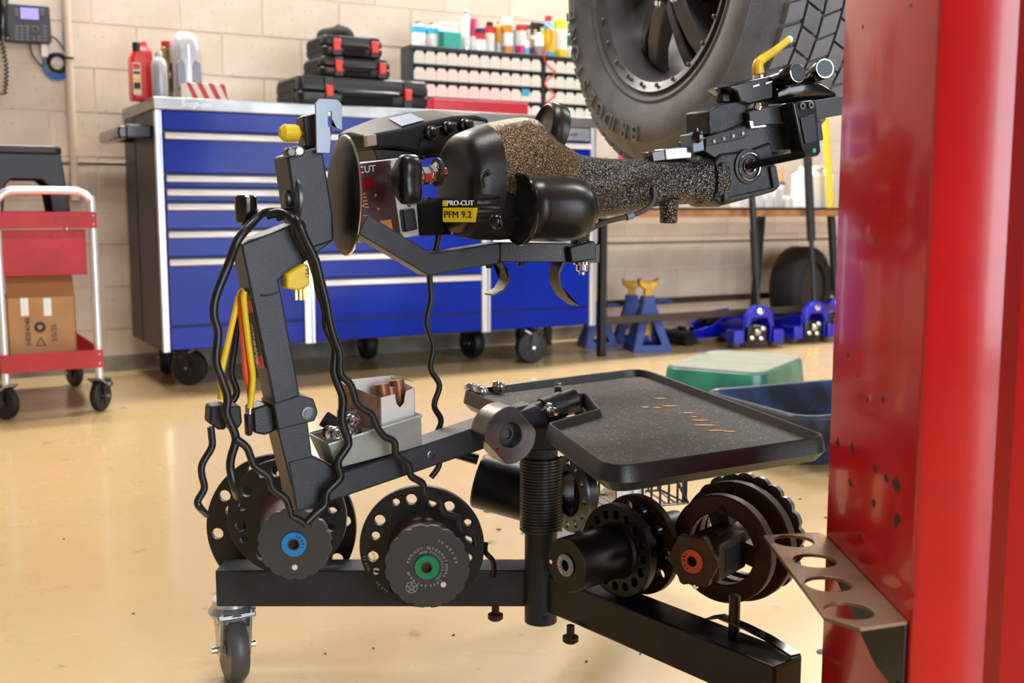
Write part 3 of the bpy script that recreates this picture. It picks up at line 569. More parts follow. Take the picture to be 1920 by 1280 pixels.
T.add('tread', MB().rbox(xl-.008, xr+.008, -t-.008, -t+.24, zt-.03, zt+.004, .03), PLASTIC, .008)
# ================================================================== bench on the right
BF = .72; bx0, bx1 = .115, 3.1; bzt = .757
T = Thing('work_bench', 'long bench with worn wooden top and thin black steel legs', 'workbench', FW, ((bx0+bx1)/2, -.42, 0))
T.add('bench_top', MB().box(bx0, bx1, -BF, -.12, bzt-.048, bzt-.01), WOOD, .003); T.add('edge_strip', MB().box(bx0, bx1, -BF-.006, -.12, bzt-.01, bzt), BLACK)
for x, t, dx in ((bx0+.02, BF-.03, 0), (bx0+.02, .16, 0), (wp(1425, 500, .3).x, .3, -.05), (wp(1572, 500, .5).x, BF-.03, 0), (bx1-.03, .16, 0)):
    T.add('leg', MB().bar([(x+dx, -t, 0), (x, -t, bzt-.05)], .036, .036, (0, 1, 0)), BLACK)
for t, pa in ((BF-.03, (1235, 595)), (.16, (1300, 561))):
    z = wp(*pa, t).z; T.add('rail', MB().box(bx0+.02, bx1-.03, -t-.014, -t+.014, z-.018, z+.018), BROWNRAIL, .002)
def jar(px0, px1, pyt, label, secs, t=.5, name='bottle', cat='bottle', sq=False, base=bzt):
    x0, x1 = W_(px0, px1, 380, t); cx, r = (x0+x1)/2, (x1-x0)/2; H = max(wp((px0+px1)/2, pyt, t).z-base, .03)
    T = Thing(name, label, cat, FW, (cx, -t, base), 'clutter on the wooden bench'); z = 0
    for z1, r0, r1, m, nm in secs:
        if sq: T.add(nm, MB().rbox(cx-r*r0, cx+r*r0, -t-r*.8, -t+r*.8, base+z*H, base+z1*H, r*.2, top=r1/r0), m, .002)
        else: T.add(nm, MB().lathe((cx, -t, base+z*H), U_, [(r*r0, 0), (r*r1, (z1-z)*H)], 20), m)
        z = z1
J = jar
J(1376, 1402, 372, 'low white carton under the lathe head', [(1, 1, 1, WHITEB, 'carton')], name='small_carton', cat='box', sq=True)
J(1412, 1427, 362, 'white carton behind the black jack handle', [(.5, 1, 1, WHITEB, 'carton'), (1, .98, .96, WHITE, 'lid')], name='small_carton', cat='box', sq=True)
J(1429, 1445, 362, 'white carton second along the bench row', [(.5, 1, 1, WHITEB, 'carton'), (1, .98, .96, WHITE, 'lid')], name='small_carton', cat='box', sq=True)
J(1447, 1462, 352, 'taller white carton ending the small row', [(.6, 1, 1, WHITEB, 'carton'), (1, .98, .96, WHITE, 'lid')], name='small_carton', cat='box', sq=True)
J(1464, 1484, 367, 'squat cream jar on the bench', [(.8, 1, 1, BIN, 'body'), (1, .9, .86, WHITE, 'lid')], name='jar', cat='jar')
J(1459, 1471, 312, 'white bottle with orange nozzle behind cream jar', [(.55, 1, 1, WHITE, 'body'), (.64, 1, .4, LABK, 'collar'), (1, .38, .15, M('orange_nozzle', (236, 150, 40), .4), 'nozzle')], t=.3)
J(1498, 1545, 312, 'big white jug between the two jack handles', [(.78, 1, 1, WHITE, 'body'), (.92, 1, .6, WHITE, 'shoulder'), (1, .4, .4, WHITE, 'cap')], sq=True, name='jug', cat='jug')
J(1540, 1549, 350, 'narrow white carton beside the big white jug', [(1, 1, 1, WHITE, 'carton')], name='small_carton', cat='box', sq=True, t=.36)
J(1128, 1142, 296, 'grey bottle at the cabinet end of the bench', [(.8, 1, 1, SILVER, 'body'), (1, .5, .4, GREYP, 'cap')], t=.4)
J(1157, 1172, 286, 'bottle with pink cap below the hanging tyre', [(.85, 1, 1, WHITE, 'body'), (1, .8, .75, PINK, 'cap')], t=.4)
J(1174, 1196, 289, 'red bottle below the hanging tyre', [(.82, 1, 1, REDJ, 'body'), (.92, 1, .5, REDJ, 'shoulder'), (1, .45, .4, LABK, 'cap')], t=.4)
J(1197, 1222, 293, 'pale grey bottle beside the red bottle', [(.8, 1, 1, SILVER, 'body'), (1, .8, .5, WHITE, 'cap')], t=.4)
# tyre lying under the bench
c = wp(1502, 515, .30); R = .26
T = Thing('spare_tyre', 'brown-black tyre standing under the wooden bench', 'tyre', FW, (c.x, -.3, 0)); ax = V((.35, -1, 0)).normalized(); p0 = V((c.x, -.30, R))-ax*.1
T.add('casing', MB().lathe(p0, ax, [(R*.62, .01), (R*.78, -.008), (R*.93, .01), (R, .04), (R, .16), (R*.93, .19), (R*.78, .208), (R*.62, .19), (R*.6, .1), (R*.62, .01)], 40, False), M('old_tyre', (40, 34, 30), .75, bump=.3, bs=100))
T.add('wheel_disc', MB().lathe(p0, ax, [(R*.6, .17), (R*.5, .15), (R*.2, .14), (R*.18, .16)], 32), M('dusty_wheel', (62, 54, 48), .6))
# jack stands
def jack_stand(px, py, label, yaw, k=1.0):
    w = Pz(px, py, 0); q = FW.loc(w); fr = Frame(w.x, w.y, WA+yaw); h = .26*k; b = .105*k
    T = Thing('jack_stand', label, 'jack stand', fr, (0, 0, 0), 'blue jack stands under the bench')
    cs = [V((sx_*b, sy_*b, 0)) for sx_, sy_ in ((-1, -1), (1, -1), (1, 1), (-1, 1))]; ts = [V((sx_*.028, sy_*.028, h)) for sx_, sy_ in ((-1, -1), (1, -1), (1, 1), (-1, 1))]
    for i in range(4):
        a, bb, tt, ss = cs[i], cs[(i+1) % 4], ts[(i+1) % 4], ts[i]; L = lambda p, q_, f: p+(q_-p)*f
        outer = [a, bb, tt, ss]; ex = (bb-a).normalized(); up = ((tt+ss)/2-(a+bb)/2); ey = up.normalized(); W2 = (bb-a).length; Hh = up.length; tw = (tt-ss).length
        T.add('side_plate', MB().plate([(0, 0), (W2, 0), (W2/2+tw/2, Hh), (W2/2-tw/2, Hh)], [[(W2*.24, Hh*.13), (W2*.76, Hh*.13), (W2*.56, Hh*.6), (W2*.44, Hh*.6)]], a, ex, ey, .004), STANDB, .001)
    T.add('collar', MB().box(-.034, .034, -.034, .034, h-.02, h+.03), STANDB, .004)
    col = T.add('ratchet_column', MB().box(-.02, .02, -.016, .016, h*.3, h+.075), GOLDY, .002)
    T.add('saddle', MB().prism([(-.055, -.025, h+.125), (-.05, -.025, h+.085), (-.02, -.025, h+.065), (.02, -.025, h+.065), (.05, -.025, h+.085), (.055, -.025, h+.125), (.03, -.025, h+.108), (-.03, -.025, h+.108)], (0, .05, 0)), GOLDY, .004, parent=col)
    T.add('lever', MB().tube([(.03, 0, h-.01), (.08, -.01, h+.005), (.13, -.01, h-.002)], .008, 8), STANDB)
jack_stand(1213, 655, 'nearest blue jack stand with yellow saddle beside bench leg', -.35)
jack_stand(1183, 641, 'second blue jack stand, just behind the nearest one', -.5, .92)
jack_stand(1119, 648, 'blue jack stand half hidden by the bench leg', -.3, .85)
# floor jacks
def floor_jack(px, py, yaw, label, top, hm, foam=None, side=True):
    w = Pz(px, py, 0); fr = Frame(w.x, w.y, yaw)
    T = Thing('floor_jack', label, 'floor jack', fr, (0, 0, 0), 'blue trolley jacks')
    for sg in (-1, 1):
        T.add('side_frame', MB().prism([(sg*.085, -.02, .035), (sg*.085, -.02, .15), (sg*.085, .06, .165), (sg*.085, .2, .12), (sg*.085, .56, .09), (sg*.085, .6, .05), (sg*.085, .56, .03), (sg*.085, .1, .03)], (-sg*.008, 0, 0)), JACKB, .003)
        T.add('fender', MB().box(sg*.09 if sg > 0 else -.15, .15 if sg > 0 else -.09, -.04, .06, .03, .10), JACKB, .004)
        T.add('rear_wheel', MB().lathe((sg*.098, .02, .034), (sg, 0, 0), [(.03, 0), (.034, .006), (.034, .03), (.028, .036)], 20), GREYP); T.add('front_roller', MB().lathe((sg*.098, .54, .04), (sg, 0, 0), [(.036, 0), (.04, .006), (.04, .034), (.034, .04)], 20), LABK)
    T.add('cross_plate', MB().box(-.08, .08, .3, .42, .06, .075), JACKB); T.add('pump', MB().cyl((0, .06, .085), (0, .34, .085), .04), GLOSSB)
    T.add('pump_block', MB().box(-.06, .06, -.02, .07, .03, .125), GLOSSB, .008); T.add('release_valve', MB().lathe((0, -.02, .09), (0, -1, 0), [(.02, 0), (.02, .012), (.01, .02)], 16), CHROME)
    for qx, qz in ((-.035, .06), (.03, .11), (.02, .055)): T.add('cap_nut', MB().lathe((qx, -.02, qz), (0, -1, 0), [(.014, 0), (.014, .012), (.006, .016)], 6), CHROME)
    yk = T.add('handle_yoke', MB().prism([(-.085, -.045, .12), (-.075, -.045, .19), (-.03, -.045, .235), (.03, -.045, .235), (.075, -.045, .19), (.085, -.045, .12), (.065, -.045, .12), (.045, -.045, .17), (-.045, -.045, .17), (-.065, -.045, .12)], (0, .04, 0)), JACKB, .004)
    T.add('yoke_bolt', MB().lathe((0, -.046, .205), (0, -1, 0), [(.02, 0), (.018, .006), (.004, .01)], 16), CHROME, parent=yk)
    T.add('lift_arm', MB().bar([(0, .16, .12), (0, .5, .105)], .09, .03), JACKB); T.add('saddle', MB().lathe((0, .5, .115), U_, [(.05, 0), (.055, .01), (.055, .02), (.045, .02), (.04, .012)], 20), GLOSSB)
    tp = fr.loc(Py(top[0], top[1], fr.y+.02)); p0 = V((0, -.02, .21)); d = (tp-p0)
    hd = T.add('handle', MB().tube([p0, p0+d*.33, tp], .0135, 12, 1), BLACK)
    if foam: T.add('grip', MB().tube([p0+d*foam[0], p0+d*foam[1]], .024, 12, 1), RUBBER, parent=hd)
    if hm: T.add('upper_handle', MB().tube([p0+d*.45, tp], .019, 12, 1), hm, parent=hd)
    return T
floor_jack(1416, 652, .28, 'blue floor jack with black handle nearest the jack stands', (1408, 330), BLACK, (.25, .6))
floor_jack(1520, 642, .45, 'blue floor jack with black handle in the middle', (1512, 250), BLACK, (.38, .98))
floor_jack(1562, 632, .2, 'blue floor jack with the bright yellow handle', (1546, 190), YELLOW, (.06, .44))
# low jack body lying sideways (its side faces the photo)
w = Pz(1345, 638, 0); fr = Frame(w.x, w.y, WA+.12)
T = Thing('low_jack', 'low blue jack seen from its side beside jack stands', 'floor jack', fr, (0, 0, 0))
T.add('side_frame', MB().prism([(-.27, -.06, .03), (-.27, -.06, .075), (-.1, -.06, .1), (.02, -.06, .16), (.2, -.06, .17), (.22, -.06, .06), (.1, -.06, .03)], (0, .01, 0)), JACKB, .004)
T.add('side_frame', MB().prism([(-.27, .1, .03), (-.27, .1, .075), (-.1, .1, .1), (.02, .1, .16), (.2, .1, .17), (.22, .1, .06), (.1, .1, .03)], (0, .01, 0)), JACKB, .004)
T.add('cross_plate', MB().box(-.2, .18, -.05, .1, .05, .065), JACKB); T.add('front_roller', MB().cyl((-.31, -.09, .04), (-.31, .14, .04), .04), LABK); T.add('rear_wheel', MB().cyl((.16, -.09, .035), (.16, .13, .035), .035), GREYP)
T.add('pump', MB().cyl((-.1, .02, .1), (.15, .02, .12), .035), GLOSSB); T.add('saddle', MB().cyl((-.24, .02, .075), (-.24, .02, .1), .045), GLOSSB)
# green tub upside down
c4 = [Pz(1250, 676, .2), Pz(1372, 655, .2), Pz(1497, 668, .2), Pz(1400, 706, .2)]; cc = sum(c4, V((0, 0, 0)))/4
ang = math.atan2(c4[2].y-c4[3].y, c4[2].x-c4[3].x); fr = Frame(cc.x, cc.y, ang)
lx = ((c4[2]-c4[3]).length+(c4[1]-c4[0]).length)/4; ly = ((c4[0]-c4[3]).length+(c4[1]-c4[2]).length)/4
T = Thing('upturned_tub', 'upside-down green plastic tub with grimy flat top', 'tub', fr, (0, 0, 0))
T.add('shell', MB().rbox(-lx*1.12, lx*1.12, -ly*1.12, ly*1.12, 0, .192, .07, 8, top=.9), GREEN, .004); T.add('flat_top', MB().rbox(-lx*.99, lx*.99, -ly*.99, ly*.99, .192, .2, .06, 8, top=.985), GREENT, .002)
T.add('rim', MB().rbox(-lx*1.17, lx*1.17, -ly*1.17, ly*1.17, 0, .016, .075, 8), GREEN, .004)
# dark drain pan
w = Pz(1545, 868, 0); fr = Frame(w.x+.1, w.y+.2, .42)
T = Thing('drain_pan', 'blue-black plastic drain pan between post and green tub', 'drain pan', fr, (0, 0, 0))
o_ = lambda z, a, b: [V(p) for p in MB().rbox(-a, a, -b, b, z, z+1, .07, 6).v[:28]]
T.add('pan', MB().rings([o_(.0, .24, .16), o_(.012, .26, .18), o_(.15, .33, .24), o_(.165, .345, .255), o_(.168, .33, .24), o_(.03, .25, .17)]), PAN)
T.add('rim', MB().tube(o_(.165, .345, .255), .009, 8, 1, True), PAN)
U_V = V((0, 0, 1))
# ================================================================== hanging vehicle wheel
wc = Py(1226, -46, 2.42); FH = Frame(wc.x, wc.y, math.radians(27)); RZ = wc.z; RT_ = .415
T = WH = Thing('vehicle_wheel', 'truck tyre on dark alloy wheel hanging above the lathe', 'wheel', FH, (0, 0, RZ-RT_))
AX = V((1, 0, 0)); C0 = V((0, 0, RZ))
tp = [(.238, .05), (.243, .018), (.262, .006), (.268, .009), (.30, -.008), (.335, -.012), (.352, -.008), (.356, -.003), (.375, .008), (.392, .022), (.403, .04), (.403, .245), (.392, .262), (.352, .29), (.30, .29), (.262, .28), (.238, .24)]
ty = T.add('tyre', MB().lathe(C0, AX, tp+[tp[0]], 72, False), TYRE, ang=30)
TT = 58
def rect_block(h0, h1, frac, skew):
    dth = 2*PI/TT*frac; mb = MB(); P = []
    for r in (.3975, .4135):
        for hh, sk in ((h0, 0), (h1, skew)):
            for th in (0, dth):
                a = th+sk; P.append(V((hh, r*math.sin(a), r*math.cos(a))))
    mb.add(P, [(0, 1, 3, 2), (4, 6, 7, 5), (0, 4, 5, 1), (2, 3, 7, 6), (0, 2, 6, 4), (1, 5, 7, 3)]); return to_mesh('tread_block', mb, (0, 0, 0), TYRE)
for h0, h1, fr_, sk in ((.034, .072, .8, .03), (.078, .116, .88, -.04), (.122, .160, .88, .04), (.166, .204, .88, -.04), (.21, .248, .8, .03)):
    me = rect_block(h0, h1, fr_, sk)
    for i in range(TT):
        o = bpy.data.objects.new('tread_block', me); COL.objects.link(o); o.parent = ty; o.location = (0, 0, RT_); o.rotation_euler = (2*PI*(i+(.5 if h0 > .1 else 0))/TT, 0, 0)
T.add('wheel_barrel', MB().lathe(C0, AX, [(.236, .012), (.243, .008), (.243, .028), (.232, .05), (.222, .10), (.215, .2), (.24, .25), (.228, .25), (.205, .2), (.205, .09), (.214, .05), (.222, .02), (.236, .012)], 64, False), RIMM, ang=30)
for i in range(24):
    a = 2*PI*i/24; T.add('lip_bolt', MB().lathe((.013, .229*math.sin(a), RZ+.229*math.cos(a)), (-1, 0, 0), [(.005, 0), (.005, .004), (.002, .006)], 6), RIMM)
for i in range(6):
    a = 2*PI*i/6+PI+.34; d = V((0, math.sin(a), math.cos(a))); n = V((0, math.cos(a), -math.sin(a)))
    for sg in (-1, 1):
        pr = [C0+d*r+n*(w*sg+o*sg)+AX*h for r, w, o, h in ((.05, .004, 0, .035), (.12, .008, 0, .045), (.207, .014, .01, .085))]
        mb = MB(); R = []
        for r, wi, wo, h, th in ((.045, .0, .032, .03, .05), (.10, .002, .034, .036, .048), (.15, .006, .040, .048, .042), (.19, .010, .047, .066, .04), (.212, .012, .05, .09, .035)):
            p = C0+d*r; R.append([p+n*sg*wi+AX*h, p+n*sg*wo+AX*(h+.008), p+n*sg*wo+AX*(h+th), p+n*sg*wi+AX*(h+th)])
        T.add('spoke', mb.rings(R), RIMG if sg < 0 else RIMM, .004)
T.add('hub', MB().lathe(C0, AX, [(.0, .02), (.03, .02), (.036, .026), (.036, .04), (.075, .05), (.075, .09)], 32), RIMG)
for i in range(6):
    a = 2*PI*(i+.5)/6; T.add('lug_nut', MB().lathe((.05, .058*math.sin(a), RZ+.058*math.cos(a)), (-1, 0, 0), [(.011, 0), (.011, .018), (.006, .024)], 6), CHROME)
T.add('axle_hub', MB().cyl((.09, 0, RZ), (.75, 0, RZ), .045), CAST); T.add('brake_shield', MB().lathe((.14, 0, RZ), AX, [(.05, 0), (.15, .002), (.15, .02), (.05, .02)], 40), RUST)
T.arc('BRIDGESTONE', C0-AX*.0135, (0, -1, 0), (0, 0, 1), .332, math.radians(-98), .05, TYREL, parent=ty, name='raised_letter', step=.92, ext=.0016, each=True)
T.arc('DUELER', C0-AX*.0135, (0, -1, 0), (0, 0, 1), .332, math.radians(72), .05, TYREL, parent=ty, name='raised_letter', step=.92, ext=.0016, each=True)
# ================================================================== red lift post and bracket
PXL, PY0, PY1 = .374, .985, 1.262
T = Thing('lift_post', 'tall glossy red lift post close on the right', 'post', F0, (PXL, 1.1, 0))
o2 = [(PXL, PY1), (PXL, PY0+.006), (PXL+.002, PY0+.002), (PXL+.006, PY0), (PXL+.070, PY0), (PXL+.075, PY0-.004), (PXL+.08, PY0-.012), (PXL+.20, PY0-.06), (PXL+.207, PY0-.055), (PXL+.26, PY0+.12), (PXL+.25, PY1), (PXL+.24, PY1), (PXL+.245, PY0+.12), (PXL+.196, PY0-.045), (PXL+.083, PY0), (PXL+.07, PY0+.012), (PXL+.012, PY0+.012), (PXL+.012, PY1)]
T.add('column', MB().prism([(x, y, 0.012) for x, y in o2], (0, 0, 3.6)), RED, ang=30)
T.add('base_plate', MB().box(PXL-.03, PXL+.32, PY0-.1, PY1+.05, 0, .012), RED, .003)
rb = random.Random(3)
for (x, y, s) in ((1590, 665, 3), (1608, 705, 2.4), (1625, 750, 4), (1655, 748, 4), (1597, 843, 8), (1640, 877, 6), (1680, 908, 12), (1594, 905, 6), (1637, 942, 6), (1680, 975, 9), (1660, 895, 6), (1570, 830, 7), (1617, 51, 3), (1707, 12, 3), (1641, 450, 3), (1646, 376, 2.4), (1612, 1005, 3)):
    r = ray(x, y); k = (PXL-.0004)/r[0]; c = V((r[0]*k, r[1]*k, CAMH+r[2]*k)); s_ = s*.0006
    pts = [c+V((0, math.cos(q)*s_*rb.uniform(.7, 2.4), math.sin(q)*s_*rb.uniform(.4, 1.9))) for q in [2*PI*i/11 for i in range(11)]]
    T.add('paint_chip', MB().prism(pts, (.0002, 0, 0)), M('dark_chip', (58, 16, 14), .6) if 'dark_chip' not in MATS else MATS['dark_chip'])
zb = .372; B = [Pz(*p, zb) for p in ((1431, 1004), (1529, 1000), (1688, 1166), (1610, 1176), (1545, 1158))]
xr_ = PXL-.0008; pl = [(B[0].x, B[0].y), (xr_-.006, B[0].y+.012), (xr_, B[0].y), (xr_, B[2].y), (B[3].x, B[3].y-.004), (B[4].x, B[4].y)]
hl = []
for p, r in (((1487, 1015), .0235), ((1528, 1052), .0235), ((1553, 1096), .0235), ((1592, 1146), .0235)):
    q = Pz(*p, zb); hl.append(circ(q.x, q.y, r, 28))
T = Thing('tool_bracket', 'rust-brown steel bracket with four round holes on the red post', 'tool holder', F0, (B[1].x, (B[1].y+B[2].y)/2, zb))
T.add('hole_plate', MB().plate(pl, hl, (0, 0, zb-.003), (1, 0, 0), (0, 1, 0), .004), RUSTL, .0008)
T.add('back_flange', MB().prism([(xr_-.0035, B[2].y, zb-.002), (xr_-.0035, B[1].y-.02, zb-.002), (xr_-.0035, B[1].y-.02, zb-.02), (xr_-.0035, B[2].y+.075, zb-.075), (xr_-.0035, B[2].y, zb-.075)], (.003, 0, 0)), BLACKR, .0006)
T.add('flange_screw', MB().lathe((xr_-.0035, B[2].y+.008, zb-.066), (-1, 0, 0), [(.004, 0), (.003, .003)], 10), STEEL)
# ================================================================== lathe trolley
FTP = lambda x, y, b=0.0: FT.px(x, y, b)
def fpoly(pts, b): return [FTP(x, y, b) for x, y in pts]
ZB0, ZB1 = .138, .197
CX, CY = .05, 1.68
T = TR = Thing('lathe_trolley', 'black steel wheeled trolley with tray that carries the brake lathe', 'trolley', F0, (CX, CY, 0))
class FTwrap:                                   # adds parts given in the turned upper frame
    def __init__(s, T): s.T = T
    def add(s, name, mb, m, bevel=0, **k):
        mb.v = [FT.world(p) for p in mb.v]; return s.T.add(name, mb, m, bevel, **k)
U = FTwrap(TR)
def leg_bar(p0, p1, w, m, name='base_beam', top=ZB1):
    d = (V(p1)-V(p0)); L = d.length; a = math.atan2(d.y, d.x); Mx = Matrix.Translation((p0[0], p0[1], 0)) @ Matrix.Rotation(a, 4, 'Z')
    o = T.add(name, MB().box(0, L, -w/2, w/2, ZB0, top, Mx), m, .003)
    return Mx, L, o
bl = Pz(405, 1067, ZB1); 
leg_bar((CX, CY, 0), (bl.x, CY, 0), .058, FRAME)
e1 = Pz(1478, 1238, ZB1); Mx, L, o = leg_bar((CX, CY, 0), (e1.x, e1.y, 0), .058, BLACKR)
T.add('open_end', MB().box(L-.001, L+.0008, -.024, .024, ZB0+.005, ZB1-.005, Mx), LABK, parent=o)
e2 = V((CX+.18, CY+.52, 0)); leg_bar((CX, CY, 0), tuple(e2), .058, BLACKR)
def cast_wheel(cx, cy, yaw, tag_=''):
    wh = caster(T, (cx, cy), .056, .03, yaw, ZB0, M('grey_caster_tread', (84, 82, 84), .4) if 'grey_caster_tread' not in MATS else MATS['grey_caster_tread'], M('cream_hub', (196, 190, 176), .4) if 'cream_hub' not in MATS else MATS['cream_hub'], M('zinc_plate', (196, 200, 206), .28, .85) if 'zinc_plate' not in MATS else MATS['zinc_plate'], trail=.002)
q = Pz(443, 1274, 0); cast_wheel(bl.x+.014, q.y, 2.05)
cast_wheel(e1.x-.02, e1.y+.02, .9); cast_wheel(e2.x-.02, e2.y-.02, .5)
# column, spring and stop studs
cb = Py(1015, 1150, CY).z
colm = T.add('column', MB().cyl((CX-.005, CY-.03, cb), (CX-.005, CY-.03, .40), .0255, n=28), FRAME)
T.add('column_sleeve', MB().cyl((CX-.005, CY-.03, Py(1010, 1000, CY-.05).z-.004), (CX-.005, CY-.03, .42), .0215, n=24), BLACKR, parent=colm)
T.add('slot', MB().box(CX-.002, CX+.003, CY-.0562, CY-.053, .205, .27), LABK, parent=colm)
for a in (.2, 2.0): T.add('grub_screw', MB().lathe((CX-.005+.0255*math.sin(a)*1, CY-.03-.0255*math.cos(a), cb+.012), (math.sin(a), -math.cos(a), 0), [(.004, -.001), (.004, .002)], 10), LABK, parent=colm)
z0s, z1s = Py(1020, 1004, CY-.06).z, Py(1020, 866, CY-.06).z
pts = []; nt_ = 24
for i in range(nt_*14+1):
    a = 2*PI*i/14; pts.append(V((CX-.005+.0305*math.cos(a), CY-.03+.0305*math.sin(a), z0s+(z1s-z0s)*i/(nt_*14))))
T.add('coil_spring', MB().tube(pts, .0031, 6, 1), M('spring_steel', (82, 80, 80), .38, .5, col2=(56, 44, 38), ns=10))
for p in ((929, 1128), (1070, 1152)):
    q = Py(*p, CY-.0+(-.02 if p[0] < 1000 else -.11)); T.add('stop_stud', MB().lathe((q.x, q.y, ZB0+.002), (0, 0, -1), [(.006, 0), (.006, .014), (.012, .017), (.012, .024), (.008, .027)], 16), RUST)
for p in ((915, 1020), (933, 1045)):
    pass
q = Py(925, 1060, CY-.03); T.add('wire_hook', MB().tube([(q.x, q.y, ZB1-.01), (q.x, q.y, ZB1+.014), (q.x-.012, q.y, ZB1+.03), (q.x-.012, q.y, ZB1+.045)], .0042, 8), GLOSSB)
sp_ = [Pz(x, y, ZB1+dz) for x, y, dz in ((1330, 1158, .012), (1352, 1155, .02), (1400, 1175, .016), (1440, 1195, .01), (1492, 1228, .006))]
T.add('flat_strap', MB().bar(sp_, .016, .003), GLOSSB)
q = Pz(1376, 1190, ZB1); T.add('adapter_pin', MB().cyl((q.x, q.y, ZB1-.005), (q.x, q.y, .252), .0075, n=12), BLACKR)
# slanting arm, pivot boss, mast
b0 = -.026
U.add('slanting_arm', MB().prism(fpoly([(560, 913), (640, 886), (905, 797), (1010, 760), (1028, 780), (1030, 800), (905, 843), (660, 927), (572, 957)], b0), (0, .052, 0)), FRAME, .003)
for p in ((808, 852),): 
    q = FTP(*p, b0); U.add('arm_bolt', MB().lathe(q, (0, -1, 0), [(.0065, -.001), (.0065, .0015), (.0045, .002), (.0045, .0005)], 16), STEEL)
pc = FTP(958, 816, -.068); R = []
pb = MB(); prof = []
for i in range(48):
    a = 2*PI*i/48; x, z = .043*math.cos(a), .043*math.sin(a)
    u_, v_ = x*math.cos(-.75)-z*math.sin(-.75), x*math.sin(-.75)+z*math.cos(-.75); u_ = max(min(u_, .034), -.034)
    x, z = u_*math.cos(.75)-v_*math.sin(.75), u_*math.sin(.75)+v_*math.cos(.75); prof.append((x, z))
bo = U.add('pivot_boss', MB().plate(prof, [circ(0, 0, .0185, 28)], pc+V((0, .045, 0)), (1, 0, 0), (0, 0, 1), .045), STEEL, .0015)
U.add('boss_recess', MB().lathe(pc+V((0, .012, 0)), (0, -1, 0), [(.019, -.004), (.019, .0), (.008, .001), (.0075, -.003), (.004, -.003)], 28), BARE, parent=bo)
q = FTP(932, 841, -.068); U.add('boss_pin', MB().lathe(q, (0, -1, 0), [(.003, -.001), (.003, .001)], 12), CHROME, parent=bo)
U.add('cross_tube', MB().cyl(FTP(1000, 778, -.005), FTP(1078, 747, -.005), .0175), BLACK, .001); U.add('tube_clamp', MB().cyl(FTP(1018, 771, -.005), FTP(1054, 757, -.005), .0205), FRAME, .001)
q = FTP(1031, 768, -.03); cs_ = U.add('clamp_screw', MB().lathe(q, (.25, -1, -.1), [(.0105, -.004), (.0105, .004), (.006, .005), (.006, .014), (.003, .014)], 20), CHROME)
q = FTP(1046, 728, .02); U.add('set_screw', MB().lathe(q, (0, 0, 1), [(.0055, -.012), (.0055, .003), (.003, .003), (.003, -.002)], 14), STEEL)
MS = [(452, 458), (469, 452), (525, 424), (567, 414), (625, 398), (627, 450), (594, 474), (523, 525), (563, 740), (515, 757)]
ms = U.add('mast', MB().prism(fpoly([(452, 458), (567, 414), (572, 409), (624, 398), (627, 450), (594, 476), (523, 525), (563, 742), (515, 760)], -.026), (0, .052, 0)), FRAME, .0025)
U.add('weld_seam', MB().tube([FTP(489, 553, -.0262), FTP(503, 553, -.0262), FTP(522, 547, -.0262)], .0016, 6, 2), BLACK, parent=ms)
U.add('sleeve_plate', MB().prism(fpoly([(513, 757), (563, 741), (588, 747), (597, 773), (591, 789), (522, 806)], -.029), (0, .058, 0)), FRAME, .002)
q = FTP(577, 774, -.029); U.add('sleeve_bolt', MB().lathe(q, (0, -1, 0), [(.0088, -.001), (.0088, .0018), (.0052, .0022), (.0052, .004)], 20), BARE)
ft = U.add('lower_mast', MB().prism(fpoly([(519, 800), (577, 788), (586, 858), (560, 952), (545, 905)], -.0265), (0, .053, 0)), FRAME, .002)
U.add('foot', MB().prism(fpoly([(541, 866), (586, 855), (640, 882), (642, 895), (600, 952), (556, 958)], -.028), (0, .056, 0)), FRAME, .002)
U.add('side_block', MB().prism(fpoly([(474, 766), (500, 757), (516, 765), (516, 808), (498, 816), (476, 812)], -.01), (0, .04, 0)), BLACK, .003)
q = FTP(466, 415, .0); U.add('top_pin', MB().lathe(FTP(462, 418, -.0), (0, 0, 1), [(.006, -.012), (.006, .0), (.0135, .001), (.0145, .003), (.0145, .034), (.0125, .036)], 24), GLOSSB)
# maker strip down the mast side
sa, sb = FTP(475, 565, -.0), FTP(493, 688, -.0)
e_ = (FTP(459, 470, .0)-FTP(497, 746, .0)); dn = (-e_).normalized(); dz = dn
def side_pt(px, py, b):   # on the mast's left face
    p0, p1 = FTP(452, 458, -.026), FTP(515, 760, -.026); z = FTP(px, py, b).z; f = (z-p0.z)/(p1.z-p0.z); return V((p0.x+(p1.x-p0.x)*f-.0006, b, z))
st = U.add('maker_strip', MB().prism([side_pt(470, 562, -.021), side_pt(470, 562, .018), side_pt(492, 690, .018), side_pt(492, 690, -.021)], (-.0006, 0, 0)), LABK)
for ya, yb in ((562, 585), (668, 690)): U.add('red_band', MB().prism([side_pt(470, ya, -.0205)+V((-.0007, 0, 0)), side_pt(470, ya, .0175)+V((-.0007, 0, 0)), side_pt(492, yb, .0175)+V((-.0007, 0, 0)), side_pt(492, yb, -.0205)+V((-.0007, 0, 0))], (-.0004, 0, 0)), LABR, parent=st)
pm = side_pt(480, 626, -.0015)+V((-.0012, 0, 0)); rot = lambda v: V((v[0]*FT.c-v[1]*FT.s, v[0]*FT.s+v[1]*FT.c, v[2]))
TR.text('Automotive', FT.world(pm), rot(dn), rot((0, -1, 0)), .017, LABW, parent=st, shear=.2)
